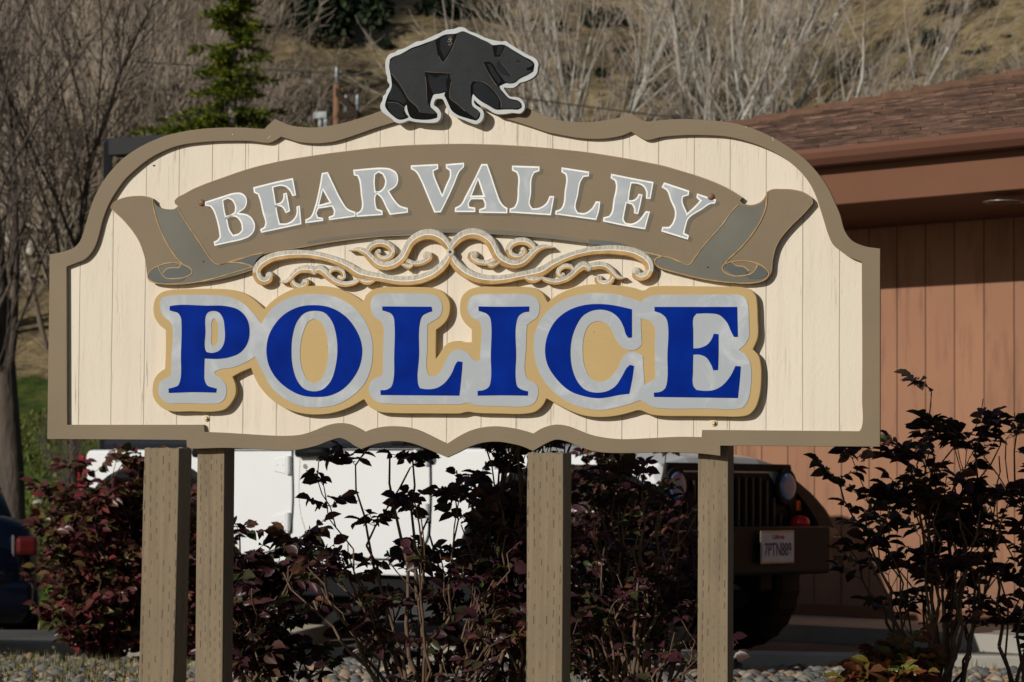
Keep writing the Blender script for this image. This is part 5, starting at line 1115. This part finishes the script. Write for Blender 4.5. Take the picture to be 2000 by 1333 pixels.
bush('mahonia_bush', -.24, 9.0, bed_z(-.24, 9.0), .44, .24, .92, 36, .046, .32, PURP, 'large dark purple bush under the middle of the sign', 14, low=.24, bare=.30, thin=.8)
bush('mahonia_bush', .03, 9.1, bed_z(.03, 9.1), .20, .2, 1.16, 36, .040, .40, PURP, 'upright twiggy bush left of the middle front post, its tips behind the sign', 15, low=.35, bare=.45)
bush('mahonia_bush', .38, 9.05, bed_z(.38, 9.05), .26, .22, .86, 34, .044, .36, PURP, 'dark purple bush between the two right-hand posts', 16, low=.12, bare=.4, thin=.8)
bush('mahonia_bush', .42, 14.2, bed_z(.42, 14.2), .42, .42, 1.04, 52, .056, .7, PURP, 'dark bush close to the kerb, seen behind the right-hand posts', 26, low=.06)
bush('mahonia_bush', -3.22, 15.2, bed_z(-3.2, 15.2), .55, .45, 1.1, 46, .058, .6, BURG, 'burgundy bush beyond the left edge that shades the kerb', 28, low=.06)
bush('mahonia_bush', 1.40, 9.75, bed_z(1.40, 9.75) - .02, .28, .24, 1.06, 28, .054, .36, PURP, 'tall open bush in shade right of the sign, in front of the brown wall', 17, low=.40, bare=.28, face=.15)
bush('mahonia_bush', 1.68, 9.75, bed_z(1.68, 9.75) - .02, .17, .2, .98, 13, .052, .42, PURP, 'upright bush cut by the right edge of the picture', 18, low=.4, bare=.35, face=.15)
bush('mahonia_bush', 1.22, 9.35, bed_z(1.22, 9.35), .14, .12, .24, 10, .05, .8, leaf_mat('bright young mahonia leaves', [(0, (.10, .13, .02)), (.3, (.20, .04, .03)), (.5, (.26, .10, .03)), (.7, (.12, .16, .02)), (1, (.16, .02, .03))]), 'low sunlit shoot with yellow-green and red leaves at the foot of the right bush', 19, low=.1)

# ---- bare trees -------------------------------------------------------
def bare_tree(seed, H, r, spread, lv=5, up=.35, fork=.12, nb=(2, 4), wob=.12, trunk_n=1, minr=.003, fan_=.38):
    rnd = random.Random(seed); S = []
    def grow(p, d, L_, r_, lev):
        n = max(2, int(4 if lev < 2 else 3)); q = p
        for i in range(n):
            w_ = wob * (.3 if lev == 0 else 1); d = (d + Vector((rnd.gauss(0, w_), rnd.gauss(0, w_), rnd.gauss(0, w_ * .4) + up * .12))).normalized(); q2 = q + d * (L_ / n); rr = r_ * (1 - .45 * (i + 1) / n)
            S.append((q[:], q2[:], r_ * (1 - .45 * i / n), rr, lev)); q = q2
            if lev < lv and (i > 0 or lev > 0):
                for _ in range(rnd.randint(*nb) if lev > 0 else rnd.randint(1, 3)):
                    a = rnd.uniform(0, 6.28); s = rnd.uniform(.55, 1.0) * spread; o = d.orthogonal().normalized(); o = (Matrix.Rotation(a, 3, d) @ o)
                    nd = (d + o * s + Vector((0, 0, up * .5))).normalized(); grow(q, nd, L_ * rnd.uniform(.45, .72), max(rr * rnd.uniform(.4, .62), minr), lev + 1)
        if lev < lv: grow(q, d, L_ * .62, max(r_ * .55, minr), lev + 1)
    for k_ in range(trunk_n):
        a = rnd.uniform(0, 6.28) ; grow(Vector((math.cos(a) * .15 * (trunk_n > 1), math.sin(a) * .15 * (trunk_n > 1), -.3)), Vector((math.cos(a) * fan_ * (trunk_n > 1), math.sin(a) * fan_ * (trunk_n > 1), 1)).normalized(), H * .42, r * rnd.uniform(.7, 1), 0)
    return S
def tree_meshes(S, cut):
    a = [s for s in S if s[4] <= cut]; b = [s for s in S if s[4] > cut]
    def mk(q, n): return tri_mesh('branches', *seg_mesh([s[0] for s in q], [s[1] for s in q], [s[2] for s in q], [s[3] for s in q], n))
    return mk(a, 7), mk(b, 3)
BARK_P = plain('pale poplar bark', (.38, .36, .31), .85, .3, 6, 30, .4, .01, stretch=(1, 1, .4), col2=(.52, .50, .45))
BARK_B = plain('grey brown bark', (.13, .105, .08), .9, .3, 6, 30, .4, .01, stretch=(1, 1, .4))
BARK_D = plain('dark furrowed bark', (.085, .066, .054), .95, .35, 9, 24, 1.0, .03, stretch=(1, 1, .25))
TWIG_P = plain('pale twigs', (.42, .36, .30), .9, .25, 3); TWIG_R = plain('reddish grey twigs', (.30, .225, .17), .9, .35, 2, col2=(.46, .39, .31)); TWIG_D = plain('dark twigs', (.095, .075, .065), .9)
def tree_proto(S, cut, bark, twig, label, group, cat='tree', name='bare_tree'):
    m1, m2 = tree_meshes(S, cut); r_ = empty(name, (0, 0, 0), 0, label, cat, group)
    link_mesh('trunk', m1, bark, r_, True); link_mesh('crown', m2, twig, r_); return r_
def place(proto, used, x, y, rz, s, label, zoff=0.0, group=None):
    o = proto if not used.get(proto.name) else copy_tree(proto); used[proto.name] = True
    o.location = (x, y, hill_z(x, y) - .1 + zoff); o.rotation_euler = (0, 0, rz); o.scale = (s, s, s); o['label'] = label
    if group: o['group'] = group
    return o
used = {}
# fanning pale poplars on the right
fan = [tree_proto(bare_tree(40 + i, 8.0, .105, .62, 4, .30, nb=(0, 1), wob=.10, trunk_n=4, minr=.0070, fan_=.60), 1, BARK_P, TWIG_P, '', 'bare pale trees behind the building') for i in range(3)]
names_r = ['pale fanning bare tree directly right of the bear', 'pale bare tree above the sign\'s right-hand peak', 'tall pale bare tree half way between bear and roof', 'wide fanning bare tree just left of the roof\'s lower end', 'bare tree leaning right over the shingled roof', 'bare tree in the back row right of the bear', 'thin bare tree in the back row above the right shoulder of the sign', 'small twiggy tree at the top right corner']
for i, (px, Yv, s, rz) in enumerate(((1085, 62, .98, .3), (1240, 60, 1.0, 1.4), (1390, 64, 1.08, 2.5), (1520, 61, 1.02, 4.0), (1640, 63, .9, 5.1), (1150, 70, 1.0, 2.0), (1440, 71, 1.05, 3.1), (1985, 60, .62, .2))):
    q = at(px, 500, Yv); place(fan[i % 3], used, q.x, q.y, rz, s, names_r[i])
# dense thicket on the left
GL = 'bare trees of the thicket on the left hillside'
th = [tree_proto(bare_tree(60 + i, 6.4, .08, .75, 4, .30, nb=(0, 2), wob=.17, trunk_n=3, minr=.0085), 1, BARK_P if i % 2 == 0 else BARK_B, TWIG_R, '', GL) for i in range(3)]
rnd = random.Random(5); spots = []
rows = [(54, 9), (61, 10), (69, 10), (78, 10)]
rn = ['front row', 'second row', 'third row', 'back row']
where = ['at the far left edge', 'near the left edge', 'beyond the dark tree', 'right of the dark tree', 'above the sign\'s left end', 'above the light pole', 'left of the conifer', 'behind the conifer', 'right of the conifer', 'toward the utility pole']
for ri, (Yv, n) in enumerate(rows):
    for j in range(n):
        px = -40 + j * (620 / 9) + rnd.uniform(-22, 22)
        if px > 470: continue
        q = at(px, 400, Yv + rnd.uniform(-2.5, 2.5)); place(th[1 if (ri == 0 and j < 3) else (ri + j) % 3], used, q.x, q.y, rnd.uniform(0, 6.28), rnd.uniform(.85, 1.25) * (.72 if px > 520 else 1), 'bare twiggy tree in the %s of the thicket, %s' % (rn[ri], where[j]))
# dark tree at the left edge
S = bare_tree(92, 9.5, .19, .75, 4, .40, nb=(0, 2), wob=.07, minr=.006); q = at(28, 1000, 35)
dt = tree_proto(S, 2, BARK_D, TWIG_D, 'dark bare tree with a thick trunk at the left edge', None, name='dark_tree')
dt.location = (q.x, q.y, hill_z(q.x, q.y) - .1)
S = bare_tree(97, 8.5, .10, .70, 4, .4, nb=(0, 2), wob=.14, minr=.006); q = at(-20, 1000, 33)
S3 = bare_tree(95, 8.6, .085, .75, 4, .35, nb=(0, 2), wob=.12, minr=.006); q3 = at(135, 1000, 36)
dt3 = tree_proto(S3, 2, BARK_D, TWIG_D, 'dark bare tree rising behind the sign\'s left shoulder', None, name='dark_tree'); dt3.location = (q3.x, q3.y, hill_z(q3.x, q3.y) - .1)
dt2 = tree_proto(S, 2, BARK_D, TWIG_D, 'slimmer dark bare tree reaching in from beyond the left edge', None, name='dark_tree'); dt2.location = (q.x, q.y, hill_z(q.x, q.y) - .1)
S = bare_tree(99, 3.4, .035, .5, 3, .3, nb=(1, 2), minr=.004); q = at(112, 960, 33)
sp_ = tree_proto(S, 1, BARK_D, TWIG_D, 'thin leaning sapling on the lawn left of the white car', None, name='sapling'); sp_.location = (q.x, q.y, hill_z(q.x, q.y) - .05); sp_.rotation_euler = (0, R(9), 0)

# ---- conifer ------------------------------------------------------------
def conifer(H, prof, seed):
    rnd = random.Random(seed); S = []; P = []; D = []; U = []; Sc = []
    zz = .6
    while zz < H - .15:
        R0 = np.interp(zz, [a for a, b in prof], [b for a, b in prof]); n = rnd.randint(3, 5)
        for i in range(n):
            a = rnd.uniform(0, 6.28); L_ = R0 * rnd.uniform(.40, 1.08); p = Vector((0, 0, zz + rnd.uniform(-.1, .1))); d = Vector((math.cos(a), math.sin(a), rnd.uniform(.02, .30))).normalized(); m_ = max(4, int(L_ / .13)); q = p
            for j in range(m_):
                d2 = (d + Vector((0, 0, -.30 * (j / m_)))).normalized(); q2 = q + d2 * (L_ / m_); S.append((q[:], q2[:], .016 * (1 - j / m_) + .003, .016 * (1 - (j + 1) / m_) + .003)); q = q2
                w = (1 - .65 * j / m_) * min(.42, L_ * .45)
                side = d2.cross(Vector((0, 0, 1))).normalized()
                for s in (1, -1):
                    for _ in range(3):
                        sd = (side * s * rnd.uniform(.4, 1) + d2 * rnd.uniform(.2, .8) + Vector((0, 0, rnd.uniform(-.30, .15)))).normalized(); o = q + sd * .02; k_ = max(2, int(w / .07)); 
                        for m2 in range(k_):
                            o2 = o + sd * .07; 
                            for _2 in range(3):
                                nd = (sd * .9 + Vector((rnd.gauss(0, .5), rnd.gauss(0, .5), rnd.gauss(.12, .35)))).normalized(); P.append(o[:]); D.append(nd[:]); U.append((rnd.gauss(0, .5), rnd.gauss(0, .5), 1.)); Sc.append(rnd.uniform(.055, .10))
                            o = o2; sd = (sd + Vector((0, 0, -.05))).normalized()
        zz += rnd.uniform(.08, .15)
    return S, P, D, U, Sc
Yc = 45.0; q = at(452, 400, Yc); gz = hill_z(q.x, q.y); zof = CAMZ - gz
H_ = 10.2
def zz_(py): return at(452, py, Yc).z - gz
prof = [(0, 1.7), (zz_(300), 1.6), (zz_(258), 1.45), (zz_(235), 1.05), (zz_(212), .60), (zz_(150), .66), (zz_(60), .52), (zz_(0), .42), (H_ + gz * 0, .05)]
prof = sorted(prof); prof[-1] = (max(H_, zz_(0) + 1.6), .05)
S, P, D, U, Sc = conifer(prof[-1][0], prof, 4)
con = empty('conifer', (q.x, q.y, gz), 0, 'tall narrow green conifer behind the left half of the sign', 'tree')
TRK = plain('grey conifer bark', (.20, .18, .15), .9, .3, 10)
Ht = prof[-1][0]; MB().tube([(0, 0, -.3), (0.02, 0, Ht * .4), (-.02, 0, Ht * .75), (0, 0, Ht)], [.11, .07, .04, .01], 10).build('trunk', TRK, con, 0, True)
v, f = seg_mesh(*[[s[i] for s in S] for i in range(4)], 4); link_mesh('branches', tri_mesh('branches', v, f), BARK_B, con)
NTPL = np.array([(0, -.09, 0), (0, .09, 0), (.5, -.13, .03), (.5, .13, .03), (1, 0, -.02)]); NF = np.array([(0, 2, 3), (0, 3, 1), (2, 4, 3)])
Sc = np.array(Sc); A = basis(np.array(D), np.array(U)) * (Sc * 1.25)[:, None, None]
v, f = scatter(NTPL, NF, A, np.array(P))
t = NT('conifer needles'); g = t.n('ShaderNodeNewGeometry'); c = t.ramp(g.outputs['Random Per Island'], [(0, (.04, .08, .01)), (.4, (.12, .17, .018)), (.75, (.22, .25, .025)), (1, (.34, .33, .04))]); t.fin(c, .6)
tr = t.n('ShaderNodeBsdfTranslucent'); t.set(tr.inputs[0], c); mx = t.n('ShaderNodeMixShader'); mx.inputs[0].default_value = .25; t.t.links.new(t.p.outputs[0], mx.inputs[1]); t.t.links.new(tr.outputs[0], mx.inputs[2]); t.t.links.new(mx.outputs[0], t.out.inputs[0]); NEED = t.m
link_mesh('needles', tri_mesh('needles', v, f), NEED, con)

# ---- hillside shrubs --------------------------------------------------------
def shrub_proto(name, seed, n, colr, flat, leaf, cat, grp):
    r2 = np.random.default_rng(seed); C = r2.normal(0, .42, (10, 3)) * [1, 1, .5]; C[:, 2] = np.abs(C[:, 2]) + .15; rad = r2.uniform(.22, .48, 10)
    ci = r2.integers(0, 10, n); d = r2.normal(0, 1, (n, 3)); d /= np.linalg.norm(d, axis=1, keepdims=True)
    P = C[ci] + d * (rad[ci] * r2.uniform(.55, 1.05, n))[:, None]; P[:, 2] = np.maximum(P[:, 2] * flat, .01)
    A = basis(d + r2.normal(0, .6, (n, 3)), r2.normal(0, 1, (n, 3))) * r2.uniform(.6, 1.3, n)[:, None, None] * leaf
    v, f = scatter(np.array([(-.5, -.35, 0), (.5, -.3, .05), (.4, .4, -.05), (-.4, .35, .03)]), np.array([(0, 1, 2), (0, 2, 3)]), A, P)
    t = NT(name + ' leaves'); g = t.n('ShaderNodeNewGeometry'); M_ = t.fin(t.ramp(g.outputs['Random Per Island'], [(0, mul(colr, .5)), (.5, colr), (1, mul(colr, 1.7))]), .8)
    r_ = empty(name, (0, 0, 0), 0, '', cat, grp); link_mesh('foliage', tri_mesh('foliage', v, f), M_, r_)
    stem = MB()
    for a in range(5): w = a * 1.257; stem.tube([(0, 0, -.2), (.12 * math.cos(w), .12 * math.sin(w), .15 * flat), (.3 * math.cos(w), .3 * math.sin(w), .4 * flat)], [.03, .02, .01], 5)
    stem.build('stems', BARK_D, r_); return r_
SH = {'d': shrub_proto('evergreen_shrub', 1, 2600, (.022, .036, .016), 1.15, .085, 'shrub', 'dark evergreen shrubs on the hillside'),
      'g': shrub_proto('grey_shrub', 2, 2000, (.060, .052, .034), .75, .075, 'shrub', 'grey brown shrubs on the hillside'),
      'r': shrub_proto('red_shrub', 3, 1600, (.10, .042, .030), .6, .07, 'shrub', 'low reddish shrubs on the hillside')}
su = {}
def shrub(k_, px, py, wpx, lab, hs=1.0):
    p = hill_hit(px, py); proto = SH[k_]; o = proto if k_ not in su else copy_tree(proto); su[k_] = 1
    s = wpx * p.y / F / (1.15 if k_ == 'd' else 1.3); o.location = (p.x, p.y, p.z - .12 * s); o.scale = (s, s, s * hs); o.rotation_euler = (0, 0, (px * 7 + py) % 6.28); o['label'] = lab
named = [('d', 640, 62, 150, 'big dark evergreen above and left of the bear', 1.3), ('d', 575, 22, 90, 'dark evergreen at the top edge, leftmost of the big ones', 1.0), ('d', 700, 30, 90, 'dark evergreen at the top edge, right of the biggest one', 1.2), ('d', 750, 100, 38, 'small dark evergreen just left of the bear\'s back', 1.3),
         ('d', 858, 34, 105, 'dark evergreen above the bear\'s back', .9), ('d', 960, 40, 60, 'small dark evergreen above the bear\'s shoulder', .8), ('g', 660, 90, 90, 'grey brush patch below the big evergreen', .7), ('g', 700, 148, 70, 'grey brush left of the bear above the pole', .7),
         ('d', 1825, 88, 46, 'dark round evergreen on the bare slope at upper right', 1.2), ('g', 1905, 108, 60, 'grey brown shrub near the right edge above the roof', .8), ('g', 1760, 105, 70, 'grey shrub left of the dark round evergreen', .7), ('g', 1890, 22, 80, 'grey shrub at the top edge near the right corner', .7), ('g', 1820, 30, 60, 'grey shrub at the top edge above the dark round evergreen', .7),
         ('g', 1690, 140, 60, 'grey shrub behind the leaning bare tree', .7), ('d', 1365, 110, 75, 'dark shrub behind the middle of the right-hand bare trees', .9), ('d', 1085, 60, 60, 'dark shrub right of the bear near the top', .8), ('d', 1195, 45, 80, 'dark shrub at the top behind the pale trees', .7), ('d', 1300, 60, 55, 'dark shrub behind the trees above the right peak', .8),
         ('d', 1560, 70, 80, 'dark shrub at the top behind the widest bare tree', .8), ('g', 1600, 60, 70, 'grey shrub at the top left of the bare slope', .8), ('d', 1120, 150, 55, 'dark shrub low behind the first pale tree', .8), ('g', 1250, 170, 70, 'grey shrub low behind the right-hand peak', .7)]
for a in named: shrub(*a[:5], a[5])
rnd = random.Random(21); 
words_ = ['by the slope left of the bear', 'beside the utility pole', 'behind the pale trees', 'on the bare slope at the right']
seen_ = set()
for i in range(110):
    px = rnd.uniform(520, 1990); py = rnd.uniform(4, 235)
    if px > 1450 and py > 250 - (px - 1450) * .18: py = rnd.uniform(4, 120)
    k_ = rnd.choice('ggrrrd') if px < 1000 else rnd.choice('ggdr' if px < 1500 else 'ggr')
    side_ = ['over the conifer side', 'left of the utility pole', 'between the utility pole and the bear', 'over the bear', 'right of the bear', 'over the sign\'s right-hand peak', 'behind the widest pale tree', 'over the roof\'s left end', 'over the middle of the roof', 'at the right edge'][min(9, int(max(0, px - 520) / 147))]
    band = 'near the top edge' if py < 60 else 'at mid slope' if py < 130 else 'low on the slope'
    lab_ = (k_, side_, band)
    if lab_ in seen_: continue
    seen_.add(lab_)
    shrub(k_, px, py, rnd.uniform(12, 30), 'small %s shrub %s, %s' % ({'g': 'grey', 'r': 'reddish', 'd': 'dark green'}[k_], band, side_), rnd.uniform(.6, 1.0))
# pale boulders on the lawn edge at the left
BOUL = plain('pale granite', (.36, .33, .28), .9, .2, 6, 30, .6, .02)
for i, (px, py, w_) in enumerate(((75, 985, 26), (100, 978, 34), (128, 984, 22), (6, 985, 24), (150, 975, 26), (60, 972, 16))):
    p = hill_hit(px, py); s = w_ * p.y / F / 2
    vv = [(Vector(a) * (1 + .25 * mn.noise(Vector(a) * 1.7 + Vector((i * 3, 0, 0)))))[:] for a in IV]; me = tri_mesh('boulder', np.array(vv) * [s, s * .8, s * .7], IF)
    o = link_mesh('boulder', me, BOUL, None, True); o.location = p; tag(o, ['pale boulder right of the dark trunk', 'largest pale boulder on the lawn edge', 'small pale boulder left of the white car', 'pale boulder left of the dark trunk', 'pale boulder nearest the white car', 'smallest pale boulder beside the dark trunk'][i], 'boulder', 'pale boulders at the lawn edge')
